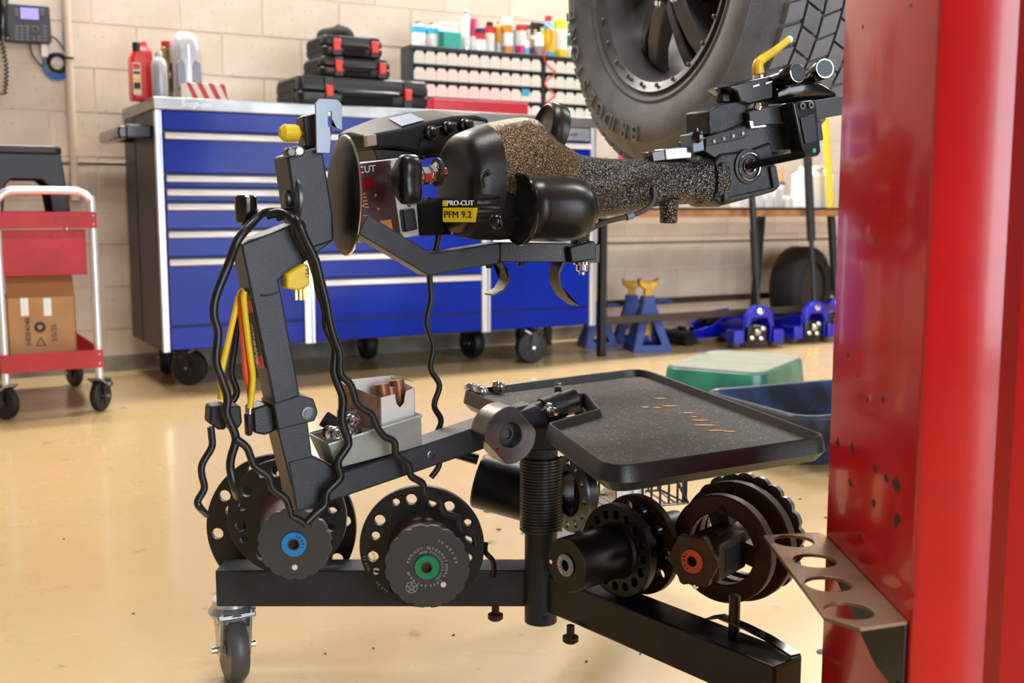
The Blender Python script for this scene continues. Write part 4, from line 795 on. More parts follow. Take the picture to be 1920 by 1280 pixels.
# head plate, swivel disc, latch
U.add('head_plate', MB().prism(fpoly([(538, 292), (592, 276), (606, 283), (624, 398), (626, 452), (572, 470), (556, 412)], -.03), (0, .06, 0)), FRAME, .003)
U.add('side_web', MB().prism(fpoly([(534, 300), (552, 296), (570, 412), (548, 405)], -.012), (0, .045, 0)), BLACK, .002)
for p in ((541, 286), (556, 284)): U.add('roller_bolt', MB().lathe(FTP(*p, -.03), (0, -1, 0), [(.007, -.004), (.007, .01), (.0045, .013)], 18), CHROME if p[0] > 550 else BARE)
q = FTP(553, 372, -.01); hb = U.add('pivot_bearing', MB().lathe(q, (-1, 0, 0), [(.032, 0), (.032, .004), (.022, .007), (.02, .006), (.011, .007), (.011, .013), (.006, .016)], 28), BARE)
dc = FTP(636, 367, .006); DA = V((1, -.10, 0)); ds = U.add('swivel_disc', MB().lathe(dc, DA, [(.0, -.004), (.055, -.003), (.078, .003), (.0815, .006), (.0815, .010), (.07, .010), (.0, .010)], 64), M('dark_disc', (22, 19, 18), .4, spec=.3))
U.add('disc_edge', MB().torus(dc+DA*.008, DA, .0813, .0018, 64, 8), CHROME, parent=ds)
for p in ((616, 322), (630, 385), (620, 365)): U.add('disc_rivet', MB().lathe(V((dc.x-.0035, FTP(*p, 0).y-.03, FTP(*p, 0).z)), (-1, 0, 0), [(.0045, 0), (.003, .003)], 12), STEEL, parent=ds)
lt = U.add('latch_plate', MB().plate([(0, 0), (.018, 0), (.022, .035), (.036, .03), (.036, .064), (.03, .07), (.006, .07), (0, .064)], [[(.0165, .035), (.0215, .035), (.0215, .054), (.0165, .054)]], FTP(592, 287, -.04), (1, 0, 0), (0, 0, 1), .004), M('latch_steel', (120, 126, 136), .35, .7), .0008)
U.add('latch_block', MB().prism(fpoly([(568, 218), (592, 212), (600, 282), (574, 275)], -.02), (0, .03, 0)), M('dark_maroon_block', (36, 20, 22), .3), .002)
q = FTP(560, 250, -.005); ky = U.add('latch_knob', MB().lathe(q, (-1, 0, 0), [(.005, -.012), (.005, .0), (.0105, .001), (.0115, .005), (.0115, .02), (.009, .023), (.006, .026)], 20), YELLOW)
# support arm under the lathe
sa_ = [FTP(676, 412, .0), FTP(797, 496, .0), FTP(925, 472, .0), FTP(1090, 472, .0)]
U.add('support_arm', MB().bar([FTP(672, 420, .0), FTP(797, 495, .0), FTP(928, 473, .0)], .036, .03, (0, 0, 1)), FRAME, .0015)
U.add('support_bar', MB().bar([FTP(926, 472, .0), FTP(1112, 474, .0)], .04, .029, (0, 0, 1)), BLACKR, .0015)
U.add('end_block', MB().prism(fpoly([(1068, 463), (1112, 451), (1118, 455), (1119, 486), (1072, 494)], -.03), (0, .05, 0)), BLACK, .0025)
q = FTP(1091, 493, -.01); U.add('end_bolt', MB().lathe(q, (0, 0, -1), [(.014, -.002), (.014, .002), (.0095, .003), (.0095, .011), (.005, .014), (.005, .018)], 18), CHROME)
for p in ((917, 494), (977, 491)): U.add('arm_screw', MB().lathe(FTP(*p, -.0), (0, 0, -1), [(.005, -.004), (.005, .006), (.003, .007)], 8), RUST)
for pts, w in (([(938, 486), (952, 505), (954, 525), (944, 542), (926, 552)], .022), ([(1056, 490), (1047, 510), (1049, 532), (1062, 555), (1084, 571)], .026)):
    U.add('cable_hook', MB().bar([FTP(x, y, -.015) for x, y in pts], w, .003, (0, 1, 0)) if 0 else MB().prism([FTP(x, y, -.022) for x, y in pts]+[FTP(x+(1.5 if pts[0][0] < 1000 else 3), y+3, -.022) for x, y in reversed(pts)], (0, .03, 0)), BLACK)
# tray
ZT = .46
c_ = [Pz(863, 729, ZT), Pz(1205, 688, ZT), Pz(1562, 817, ZT), Pz(1140, 879, ZT)]
n1, n2, n3, n4 = Pz(955, 768, ZT), Pz(1093, 738, ZT), Pz(1115, 765, ZT), Pz(1020, 792, ZT)
def rounded(poly, rad, n=6):
    out = []; m = len(poly)
    for i in range(m):
        p, a, b = V(poly[i][:2]), V(poly[i-1][:2]), V(poly[(i+1) % m][:2]); r = rad[i]
        u, w = (a-p).normalized(), (b-p).normalized(); s, e = p+u*r, p+w*r
        for k in range(n+1):
            t = k/n; out.append(s*(1-t)**2+p*2*t*(1-t)+e*t*t)
    return out
def inset(poly, d):
    out = []; m = len(poly)
    for i in range(m):
        tg = (poly[(i+1) % m]-poly[i-1]); tg = tg.normalized() if tg.length > 1e-9 else V((1, 0)); out.append(poly[i]+V((tg.y, -tg.x))*d)
    return out
rp = rounded([c_[0], c_[1], c_[2], c_[3], n4, n3, n2, n1], [.02, .06, .03, .05, .012, .006, .006, .02])
ar = sum(rp[i].x*rp[(i+1) % len(rp)].y-rp[(i+1) % len(rp)].x*rp[i].y for i in range(len(rp)))
sgn = 1 if ar < 0 else -1
L3 = lambda P, z: [V((p.x, p.y, z)) for p in P]
tr = T.add('tray', MB().rings([L3(inset(rp, .012*sgn), ZT-.034), L3(rp, ZT-.021), L3(inset(rp, .004*sgn), ZT-.002), L3(inset(rp, .0055*sgn), ZT), L3(inset(rp, .0085*sgn), ZT-.001), L3(inset(rp, .0125*sgn), ZT-.013)]), TRAYM, ang=30)
T.add('filings_layer', MB().prism(L3(inset(rp, .0135*sgn), ZT-.0128), (0, 0, .0008)), TRAYF, parent=tr)
for i, (x, y, w_, h_) in enumerate(((1210, 763, 7, 3), (1238, 747, 11, 3.4), (1256, 761, 16, 2.6), (1233, 764, 9, 2.6), (1290, 774, 12, 2.8), (1312, 788, 17, 2.6), (1320, 797, 22, 2.8), (1342, 807, 22, 2.6), (1368, 809, 14, 2.2), (1300, 781, 7, 2))):
    q = Pz(x, y, ZT-.0117); k = q.y/FPX; rr = random.Random(i)
    T.add('bare_patch', MB().prism([q+V((math.cos(a)*w_*k*rr.uniform(.7, 1.2), math.sin(a)*h_*k*2.2*rr.uniform(.7, 1.2), 0)) for a in [2*PI*j/12 for j in range(12)]], (0, 0, .0004)), COPPER, parent=tr)
T.add('tray_stem', MB().box(CX-.02, CX+.05, CY-.06, CY+.03, .395, ZT-.03), BLACKR, .002)
T.add('tray_post', MB().cyl((CX+.06, CY+.06, ZB1), (CX+.06, CY+.06, ZT-.03), .009, n=12), BLACK)
# wire basket under the tray
ks = Frame(Py(1200, 920, 1.78).x, 1.78, .3)
zb_, ztp = Py(1200, 950, 1.78).z, ZT-.032
T2 = Thing('wire_basket', 'grey wire basket hanging beneath the trolley tray', 'basket', ks, (0, 0, zb_))
for i in range(9):
    x = -.075+.15*i/8; T2.add('wire', MB().tube([(x, .09, ztp), (x, .09, zb_), (x*.9, -.0, zb_)], .0022, 6, 1), BARE)
for z in (zb_, (zb_+ztp)/2): T2.add('wire', MB().tube([(-.08, .09, z), (.08, .09, z), (.085, 0, z), (-.085, 0, z)], .0024, 6, 1, True), BARE)
for i in range(6): x = .005+.016*i; T2.add('wire', MB().tube([(x, .0, zb_), (x, .0, ztp)], .002, 6, 1), BARE)
T2.add('wire', MB().tube([(.0, -.002, ztp), (.088, -.002, zb_)], .0024, 6, 1), BARE)
for x in (-.08, .08): T2.add('wire', MB().tube([(x, .0, zb_), (x, .0, ztp)], .0026, 6, 1), BARE)
Thing('aluminium_block', 'pale finned aluminium block sitting in the wire basket', 'metal block', ks, (0, .045, zb_), mb=MB().box(-.035, .02, .02, .07, zb_+.004, zb_+.075), m=ALU, bevel=.002)
# ================================================================== on-car brake lathe
T = LA = Thing('brake_lathe', 'black and hammered-bronze brake lathe mounted on the trolley arm', 'brake lathe', FT, FTP(960, 455, 0))
def loft_px(st, e=2.5, n=28):
    S = []
    for x, yt, yb, rb, b in st:
        p, q_ = FTP(x, yt, b), FTP(x, yb, b); m = (p+q_)/2; S.append((V((m.x, b, m.z)), abs(p.z-q_.z)/2, rb))
    return MB().loft(S, n, e)
T.add('end_housing', loft_px([(851, 325, 360, .015, 0), (850, 290, 402, .044, 0), (851, 270, 424, .056, 0), (855, 257, 436, .063, 0), (864, 249, 442, .068, 0), (880, 242, 445, .071, 0), (905, 233, 444, .073, 0), (908, 237, 440, .069, 0)], 2.4), HOUSING, ang=50)
T.add('main_casting', loft_px([(900, 238, 436, .062, .0), (903, 233, 438, .066, .0), (945, 224, 430, .063, .0), (972, 220, 425, .06, .0), (990, 223, 422, .058, .0), (1008, 240, 420, .055, .0), (1030, 262, 420, .052, .0), (1060, 281, 420, .05, .0)], 2.8), HAMMERB, ang=50)
T.add('neck_casting', loft_px([(1056, 279, 424, .05, 0), (1085, 290, 416, .044, 0), (1130, 297, 408, .038, .0), (1180, 298, 398, .034, 0), (1225, 297, 388, .031, 0), (1265, 297, 384, .03, 0), (1300, 297, 382, .03, 0), (1304, 291, 388, .033, 0), (1345, 290, 388, .033, 0)], 2.2), HAMMER, ang=50)
T.add('neck_rib', MB().tube([FTP(1085, 360, -.05), FTP(1130, 352, -.042), FTP(1180, 336, -.034), FTP(1225, 318, -.026)], lambda u: .02-.008*u, 12), HAMMER)
T.add('motor_cover', loft_px([(978, 338, 446, .046, -.072), (981, 333, 450, .05, -.072), (1000, 329, 452, .052, -.072), (1050, 329, 453, .052, -.072), (1078, 334, 450, .05, -.072), (1090, 345, 442, .044, -.072), (1095, 362, 428, .03, -.072)], 2.1, 36), M('smooth_black_cover', (26, 25, 25), .3), ang=50)
cf = FTP(977, 392, -.072); T.add('cover_disc', MB().lathe(cf, (-1, 0, 0), [(.047, -.002), (.047, .003), (.043, .004), (.041, .002), (.01, .002), (.004, .003)], 40), PLASTIC)
T.add('cover_rim', MB().torus(cf-V((.002, 0, 0)), (1, 0, 0), .0485, .0035, 40, 8), GLOSSB)
T.add('lower_fairing', loft_px([(866, 340, 445, .048, -.016), (885, 322, 449, .05, -.018), (915, 320, 450, .05, -.018), (935, 326, 450, .047, -.018), (958, 334, 448, .04, -.018), (985, 345, 446, .03, -.018)], 2.6), HOUSING, ang=50)
for y in (370, 388, 405): T.add('cooling_rib', MB().tube([FTP(893, y, -.068), FTP(936, y-1, -.068)], .004, 8, 1), HOUSING)
q = FTP(931, 415, -.105); T.add('ball_knob', MB().ball(q, .0105), GLOSSB); T.add('knob_rod', MB().tube([q, FTP(970, 410, -.078)], .0025, 8, 1), CHROME)
T.add('clip', MB().tube([FTP(905, 352, -.078), FTP(902, 330, -.08), (FTP(912, 322, -.08)), FTP(918, 327, -.08)], .004, 8), PLASTIC)
lx_ = V((.6, -.8, 0)); ln_ = V((-.8, -.6, 0)); lc = FTP(861, 402, -.063)+ln_*.004
yl = T.add('model_plate', MB().prism([lc-lx_*.0235-U_V*.0105, lc+lx_*.0235-U_V*.0105, lc+lx_*.0265+U_V*.0095, lc-lx_*.0235+U_V*.0095], -ln_*.008), LABY)
T.text('PFM 9.2', lc+ln_*.0006-U_V*.0005, lx_, U_V, .0132, LABK, parent=yl)
T.text('PRO-CUT', lc+ln_*.0006+lx_*.0035+U_V*.0155, lx_, U_V, .0098, LABW, parent=yl, ext=.0012)
T.add('maker_mark', MB().prism([lc+ln_*.001-lx_*.0235+U_V*.0115, lc+ln_*.001-lx_*.0185+U_V*.0115, lc+ln_*.001-lx_*.0185+U_V*.0195, lc+ln_*.001-lx_*.0235+U_V*.0195], -ln_*.006), LABY, parent=yl)
# knob on the left
kc = FTP(764, 337, -.03); lob = [V((0, math.cos(a)*.031*(1+.2*math.cos(3*a)), math.sin(a)*.031*(1+.2*math.cos(3*a)))) for a in [2*PI*i/48+.5 for i in range(48)]]
T.add('feed_knob', MB().rings([[kc+p*k+V((h, 0, 0)) for p in lob] for k, h in ((.3, -.017), (.8, -.017), (.97, -.013), (1, -.007), (1, .006), (.9, .011), (.5, .013), (.3, .013))]), M('satin_black_knob', (24, 24, 26), .28), ang=50)
sh = T.add('feed_shaft', MB().cyl(FTP(786, 331, -.03), FTP(835, 322, -.03), .007), CHROME)
for x0, x1, r, n in ((790, 804, .0125, 6), (806, 816, .0135, 6), (817, 825, .016, 28)): T.add('hex_nut' if n == 6 else 'washer_stack', MB().lathe(FTP(x0, 330-(x0-790)*.18, -.03), (1, 0, .1), [(r*.9, 0), (r, .001), (r, FTP(x1, 328, -.03).x-FTP(x0, 328, -.03).x-.001), (r*.9, FTP(x1, 328, -.03).x-FTP(x0, 328, -.03).x)], n), CHROME, parent=sh)
q = FTP(826, 322, -.03); T.add('shaft_hole', MB().lathe(FTP(818, 323, -.032), (-1, 0, 0), [(.02, -.004), (.02, .0005), (.008, .0005)], 24), LABK)
# control box
bx = .045
pn = T.add('control_box', MB().prism(fpoly([(660, 308), (668, 305), (743, 297), (775, 293), (787, 442), (752, 447), (676, 455)], bx), (0, .055, 0)), M('pale_aluminium', (206, 206, 204), .38, .6, col2=(188, 188, 186), ns=30), .0015)
T.add('control_panel', MB().prism(fpoly([(662, 309), (731, 300), (752, 443), (678, 452)], bx-.001), (0, .001, 0)), MAROON, parent=pn)
T.text('PRO-CUT', FTP(669, 320, bx-.0015), (1, 0, .12), (-.05, 0, 1), .0135, LABW, parent=pn)
T.add('digit_display', MB().prism(fpoly([(671, 334), (698, 331), (703, 354), (676, 357)], bx-.002), (0, .001, 0)), DISP, parent=pn)
for i in range(5): T.add('indicator_light', MB().lathe(FTP(673+i*1.6, 361+i*6.2, bx-.001), (0, -1, 0), [(.0014, 0), (.0012, .0012)], 8), LED, parent=pn); T.add('panel_text', MB().prism(fpoly([(678+i*1.4, 363+i*6.2), (686+i*1.4, 362+i*6.2), (686+i*1.4, 364.5+i*6.2), (678+i*1.4, 365.5+i*6.2)], bx-.0015), (0, .0005, 0)), ORLAB, parent=pn)
for p in ((704, 366), (709, 392)): T.add('amber_light', MB().lathe(FTP(*p, bx-.001), (0, -1, 0), [(.0022, 0), (.002, .0012)], 10), ORLAB, parent=pn)
T.add('orange_tag', MB().prism(fpoly([(712, 414), (733, 411), (738, 436), (718, 424)], bx-.002), (0, .001, 0)), ORLAB, parent=pn)
for p in ((729, 304), (729, 304), (767, 384), (751, 441)): T.add('panel_screw', MB().lathe(FTP(*p, bx), (0, -1, 0), [(.0036, -.001), (.003, .0016)], 12), STEEL, parent=pn)
T.add('socket_block', MB().prism(fpoly([(755, 393), (778, 390), (784, 430), (760, 435)], bx-.012), (0, .02, 0)), PLASTIC, .002, parent=pn)
T.add('void_shade', MB().prism(fpoly([(785, 380), (830, 370), (850, 440), (790, 442)], .04), (0, .05, 0)), CLOTHSHADE, .004)  # block coloured dead black for the unlit gap beside the control box
# rear drive unit behind
rb_ = .115
dA = [(688, 256), (706, 250), (757, 241), (800, 229), (850, 218), (893, 216), (916, 222), (920, 262), (880, 288), (800, 297), (775, 283), (740, 277), (692, 279)]
dB = [(690, 244), (706, 233), (757, 213), (800, 204), (850, 199), (893, 202), (916, 212), (920, 262), (880, 288), (800, 297), (775, 283), (740, 277), (692, 279)]
rA = fpoly(dA, rb_); rB = [V((q_.x, rb_+.075, q_.z)) for q_ in fpoly(dB, rb_+.0)]; rB = [V((a_.x, rb_+.075, b_.z)) for a_, b_ in zip(fpoly(dA, rb_), rB)]
rc_ = T.add('drive_unit', MB().rings([rA, rB, [p_+V((0, .05, 0)) for p_ in rB]]), M('drive_unit_plastic', (24, 23, 23), .55, spec=.25), .004, ang=50)
T.add('face_panel', MB().prism(fpoly([(784, 292), (788, 258), (815, 240), (850, 229), (890, 225), (912, 229), (914, 260), (880, 286)], rb_-.002), (0, .003, 0)), GLOSSB, .001, parent=rc_)
lp_ = lambda i, f: rA[i]+(rB[i]-rA[i])*f+V((0, -.0006, .0012))
T.add('top_sticker', MB().prism([lp_(2, .12), lp_(3, .12), lp_(3, .8), lp_(2, .8)], (0, -.0002, .0005)), M('pale_blue_sticker', (150, 170, 200), .35), parent=rc_)
T.add('base_block', MB().prism(fpoly([(700, 278), (790, 284), (800, 300), (708, 302)], rb_+.01), (0, .08, 0)), PLASTIC, .002)
T.add('rocker_switch', MB().prism(fpoly([(686, 253), (706, 251), (708, 272), (688, 275)], rb_-.008), (0, .012, 0)), M('beige_switch', (176, 150, 132), .4), .002)
for p in ((806, 250), (838, 241), (870, 236)): T.add('cable_gland', MB().lathe(FTP(*p, rb_-.002), (.3, -1, .1), [(.011, 0), (.011, .006), (.008, .008), (.008, .014), (.005, .017)], 16), PLASTIC, parent=rc_)
q = FTP(1032, 246, .03); T.add('hand_wheel', MB().lathe(q, (1, -.1, -.25), [(.012, -.012), (.03, -.01), (.037, -.016), (.0425, -.012), (.045, 0), (.0425, .012), (.034, .016), (.012, .012)], 40), M('hand_wheel_plastic', (36, 33, 30), .34), ang=50)
T.add('foot_casting', MB().lathe(FTP(1088, 418, -.01), (0, 0, -1), [(.016, 0), (.0145, .022), (.0155, .034)], 20), HAMMER)
T.add('peg_casting', MB().lathe(FTP(1254, 380, -.01), (0, 0, -1), [(.0175, -.005), (.0145, .012), (.0142, .031), (.012, .033)], 22), HAMMER)
T.add('clamp_ring', MB().ring(FTP(1318, 340, .0), (1, 0, 0), .0405, .03, .026, 32), HAMMER, ang=50)
T.add('hose', MB().tube([FTP(1090, 440, -.03), FTP(1130, 418, -.034), (FTP(1180, 405, -.038)), FTP(1212, 392, -.038), FTP(1226, 372, -.036), FTP(1224, 350, -.034)], .0042, 8), M('grey_hose', (70, 72, 74), .4)); T.add('hose_clip', MB().lathe(FTP(1180, 405, -.038), (1, 0, .3), [(.006, -.006), (.006, .006)], 12), GREYB)
# cutting head
hd = T.add('head_casting', MB().prism(fpoly([(1340, 302), (1352, 288), (1402, 282), (1446, 266), (1462, 352), (1452, 360), (1354, 386), (1338, 372)], -.03), (0, .07, 0)), CAST, .004)
for pts in ([(1353, 305), (1362, 303), (1368, 378), (1358, 381)], [(1444, 312), (1456, 310), (1463, 350), (1451, 353)], [(1358, 372), (1451, 351), (1452, 358), (1360, 380)]): T.add('casting_rib', MB().prism(fpoly(pts, -.036), (0, .008, 0)), CAST, .002, parent=hd)
q = FTP(1402, 312, -.03); T.add('bearing_boss', MB().lathe(q, (0, -1, 0), [(.029, -.002), (.029, .003), (.024, .004), (.0235, .0055), (.0205, .0055), (.020, .003), (.013, .003), (.0125, .006), (.0095, .006), (.009, .002)], 40), CAST, parent=hd, ang=30)
for r in (.0222, .0118): T.add('bearing_ring', MB().torus(q+V((0, -.0056, 0)), (0, 1, 0), r, .0011, 40, 6), CHROME, parent=hd)
s0, s1 = FTP(1400, 311, -.036), FTP(1508, 289, -.075)
T.add('lead_screw', MB().lathe(s0, s1-s0, [((.0068 if i % 2 else .0054), (s1-s0).length*i/90) for i in range(91)], 14), M('black_thread', (46, 46, 48), .3, .7), ang=80)
T.add('lower_slide', MB().prism(fpoly([(1322, 262), (1345, 250), (1392, 232), (1540, 226), (1545, 262), (1500, 280), (1402, 288), (1340, 296), (1322, 285)], -.025), (0, .07, 0)), BLACK, .002)
T.add('gib_bar', MB().prism(fpoly([(1324, 258), (1398, 236), (1400, 258), (1324, 274)], -.034), (0, .01, 0)), CAST, .001)
for i in range(4): T.add('gib_screw', MB().lathe(FTP(1338+i*18, 265-i*5, -.034), (0, -1, 0), [(.003, -.001), (.003, .002)], 8), STEEL)
T.add('upper_slide', MB().prism(fpoly([(1328, 208), (1352, 194), (1400, 186), (1404, 238), (1330, 254)], -.02), (0, .06, 0)), CAST, .003)
T.add('cross_slide', MB().prism(fpoly([(1404, 210), (1425, 202), (1515, 190), (1588, 178), (1588, 214), (1530, 224), (1440, 234), (1408, 238)], -.036), (0, .075, 0)), M('slide_steel', (60, 60, 62), .4, .5), .002)
T.add('slide_lip', MB().prism(fpoly([(1405, 226), (1412, 226), (1414, 236), (1436, 233), (1438, 238), (1408, 241)], -.04), (0, .006, 0)), ALU, .0008)
T.add('dark_wedge', MB().prism(fpoly([(1405, 240), (1490, 236), (1500, 268), (1470, 290), (1430, 300), (1405, 285)], .0), (0, .05, 0)), BLACK, .003)
tm = T.add('tool_mount', MB().prism(fpoly([(1365, 162), (1385, 155), (1446, 141), (1450, 150), (1450, 185), (1405, 196), (1388, 190), (1382, 172)], -.03), (0, .06, 0)), GLOSSB, .003)
for p in ((1412, 161), (1436, 155)): T.add('slot_mark', MB().prism(fpoly([(p[0], p[1]), (p[0]+12, p[1]-4), (p[0]+12, p[1]-1), (p[0], p[1]+3)], -.0315), (0, .001, 0)), ALU, parent=tm)
T.add('tower_casting', loft_px([(1440, 165, 196, .025, 0), (1455, 150, 195, .032, 0), (1480, 142, 194, .036, 0), (1515, 150, 192, .034, 0), (1545, 172, 190, .028, 0)], 2.6), GLOSSB, ang=50)
for (x, y, x2, y2) in ((1496, 136, 1450, 152), (1547, 128, 1515, 142)):
    p, q_ = FTP(x, y, -.06), FTP(x2, y2, .0); d = (p-q_).normalized()
    kb = T.add('clamp_knob', MB().lathe(q_, d, [(.0125, 0), (.0125, (p-q_).length-.03), (.0165, (p-q_).length-.028), (.0172, (p-q_).length-.004), (.015, (p-q_).length)], 32), GLOSSB)
    T.add('knob_ring', MB().torus(p-d*.001, d, .0152, .0012, 32, 6), CHROME, parent=kb); T.add('knob_face', MB().lathe(p, d, [(.0135, -.001), (.0135, .0005), (.004, .0005)], 24), BLACK, parent=kb)
lv = T.add('lock_lever', MB().tube([FTP(1422, 138, -.01), FTP(1421, 122, -.01), FTP(1428, 112, -.01), FTP(1450, 97, -.012), FTP(1478, 75, -.014)], lambda u: .0105-.005*u, 12), YELLOWW); T.add('lever_tip', MB().ball(FTP(1480, 74, -.014), .0062), WHITE, parent=lv)
T.add('lever_stud', MB().lathe(FTP(1423, 146, -.01), U_, [(.011, -.004), (.011, .004), (.006, .006)], 20), CHROME, parent=lv)
T.add('top_nut', MB().lathe(FTP(1357, 186, .0), U_, [(.0115, -.004), (.0115, .006), (.008, .011), (.003, .013)], 6), CAST)
T.add('bright_button', MB().lathe(FTP(1422, 199, -.035), (0, -.6, 1), [(.008, -.003), (.007, .004), (.003, .006)], 16), CHROME)
hb_ = T.add('hang_bracket', MB().prism(fpoly([(1486, 192), (1530, 186), (1540, 286), (1534, 293), (1508, 297)], -.07), (0, .03, 0)), GLOSSB, .003)
T.add('bracket_window', MB().prism(fpoly([(1501, 220), (1528, 214), (1533, 264), (1510, 270)], -.0725), (0, .004, 0)), M('bracket_recess', (20, 24, 32), .25), .001, parent=hb_)
for p in ((1503, 199), (1519, 197)): T.add('cap_screw', MB().lathe(FTP(*p, -.07), (0, -1, 0), [(.0058, -.001), (.0058, .003), (.003, .003), (.003, .0)], 16), BARE, parent=hb_)
T.add('green_dot', MB().lathe(FTP(1526, 282, -.07), (0, -1, 0), [(.0042, -.001), (.0042, .001)], 14), HUBG, parent=hb_)
T.add('blue_block', MB().prism(fpoly([(1296, 252), (1318, 246), (1321, 282), (1300, 286)], -.03), (0, .03, 0)), GREYB, .0015); T.add('block_knob', MB().lathe(FTP(1305, 258, -.032), (-.5, -1, 0), [(.008, 0), (.0095, .004), (.0095, .011), (.006, .013)], 16), GLOSSB); T.add('block_pin', MB().tube([FTP(1308, 250, -.02), FTP(1307, 240, -.02)], .002, 6, 1), STEEL)
T.add('tool_bit_holder', MB().prism(fpoly([(1247, 279), (1296, 274), (1297, 296), (1249, 300)], -.02), (0, .03, 0)), ALU, .0015); T.add('tool_bit', MB().prism(fpoly([(1222, 285), (1247, 280), (1249, 300), (1225, 303)], -.018), (0, .025, 0)), GLOSSB, .001)
# ================================================================== cables
def cord(name, label, pts, b, r, m, cat='cable'):
    P = [FTP(p[0], p[1], (p[2] if len(p) > 2 else b)) for p in pts]; return Thing(name, label, cat, FT, P[0], mb=MB().tube(P, r, 10, 5), m=m)
cord('power_cable', 'thick black cable draped down the outer side of the mast', [(566, 425, -.036), (552, 402, 0), (531, 398, 0), (494, 399, -.01), (474, 417, -.034), (446, 450, -.045), (429, 494), (405, 555), (401, 592), (409, 624), (405, 677), (417, 714), (427, 746), (425, 775), (442, 820), (434, 855), (432, 878), (440, 913), (446, 930, .0)], -.04, .0058, CABLE)
cord('power_cable', 'wavy black cable from the connector down to the ring adapter', [(395, 800), (397, 818), (397, 838), (380, 868), (378, 888), (383, 915), (371, 938), (374, 950), (387, 964, .0)], -.03, .0048, CABLE)
cord('power_cable', 'wavy black cable crossing the blue-hubbed adapter', [(442, 822), (462, 838), (470, 856), (478, 874), (503, 892), (511, 915), (535, 934), (543, 955), (546, 967), (563, 976), (572, 984)], -.045, .0052, CABLE)
cord('power_cable', 'thick black cable hanging in front of the mast', [(500, 404, -.01), (527, 399, -.02), (551, 413), (561, 442), (580, 478), (592, 511), (600, 551), (610, 584), (612, 616), (628, 653), (626, 698), (643, 746), (641, 787), (653, 826), (648, 842), (633, 866), (638, 894), (613, 922), (609, 946), (590, 964), (574, 980)], -.045, .0058, CABLE)
cord('power_cable', 'wavy black cable running to the green-hubbed adapter', [(520, 408, -.016), (545, 402, -.03), (560, 418), (575, 452), (592, 487), (603, 530), (612, 565), (618, 600), (628, 636), (637, 661), (639, 700), (658, 722), (670, 757), (696, 776), (706, 798), (720, 817), (739, 828), (743, 851), (765, 870), (771, 892), (792, 906), (798, 928), (822, 937), (834, 962), (858, 971), (866, 993), (888, 1003), (893, 1022)], -.052, .0052, CABLE)
cord('power_cable', 'thin black cable dropping from the lathe behind the arm', [(800, 372), (822, 392), (824, 420), (820, 455), (806, 510), (808, 560), (800, 605), (812, 650), (807, 690), (824, 722), (814, 760), (827, 790), (812, 830), (824, 868), (808, 895)], .05, .0046, CABLE)
cord('power_cable', 'black cable loop behind the yellow wires', [(470, 560), (448, 600), (440, 650), (434, 700), (444, 735), (430, 760)], .03, .005, CABLE)
cord('sensor_wire', 'yellow wire on the outer side of the mast', [(457, 543), (448, 556), (437, 600), (428, 640), (419, 680), (413, 712), (416, 730), (413, 748)], -.0, .0042, YELLOW, 'wire')
cord('sensor_wire', 'orange-red wire hanging between two yellow wires', [(457, 546), (451, 562), (454, 610), (458, 660), (461, 700), (469, 738), (470, 760)], -.004, .0042, ORANGE, 'wire')
cord('sensor_wire', 'yellow wire beside the maker strip', [(459, 546), (457, 560), (462, 610), (469, 665), (474, 705), (471, 745), (468, 765)], -.012, .0042, YELLOW, 'wire')
def block(name, label, cat, poly, b, d, m): 
    P = fpoly(poly, b); return Thing(name, label, cat, FT, P[0], mb=MB().prism(P, (0, d, 0)), m=m, bevel=.003)
block('cable_connector', 'black moulded connector at the end of the yellow wire', 'connector', [(395, 762), (425, 757), (424, 806), (410, 806), (393, 794)], -.02, .03, RUBBER)
block('cable_connector', 'black rounded connector behind the outer cable', 'connector', [(427, 762), (452, 760), (455, 792), (448, 804), (428, 806)], -.012, .03, RUBBER)
T = block('cable_connector', 'slim grey-black connector with metal pins under the wires', 'connector', [(462, 777), (474, 775), (475, 816), (464, 819)], -.016, .015, RUBBER)
T.add('metal_pin', MB().cyl(FTP(468, 776, -.012), FTP(469, 756, -.012), .003, n=10), CHROME)
T = Thing('yellow_plug', 'bright yellow mains plug hanging under the mast head', 'plug', FT, FTP(560, 545, -.03))
T.add('body', MB().prism(fpoly([(537, 514), (549, 505), (570, 494), (580, 497), (582, 535), (560, 545), (538, 541)], -.04), (0, .028, 0)), YELLOW, .003)
for x in (556, 564, 571): T.add('prong', MB().box(-.0022, .0022, -.0008, .0008, 0, .016, Matrix.Translation(FTP(x, 563, -.028))), M('brass', (212, 176, 90), .3, 1.0) if 'brass' not in MATS else MATS['brass'], .0005)
T.text('15A', FTP(577, 512, -.0405), (.1, 0, 1), (-1, 0, .1), .008, LABK)
# ================================================================== hub adapters
def scal(r, n, d=.04, k=96): return [(r*(1-d*abs(math.sin(n*a/2))**6*0-d*(.5+.5*math.cos(n*a))**4)*math.cos(a), r*(1-d*(.5+.5*math.cos(n*a))**4)*math.sin(a)) for a in [2*PI*i/k for i in range(k)]]
XZ = ((1, 0, 0), (0, 0, 1))
def ring_holes(R, pat): 
    H = []
    for a, rr, r in pat: H.append(circ(R*rr*math.cos(a), R*rr*math.sin(a), r, 16))
    return H
pat = []
for i in range(8):
    a = 2*PI*i/8+.2; pat.append((a, .80, .0085)); 
    pat.append((a+.30, .84, .0058)) if i % 2 == 0 else pat.append((a+.34, .76, .0068))
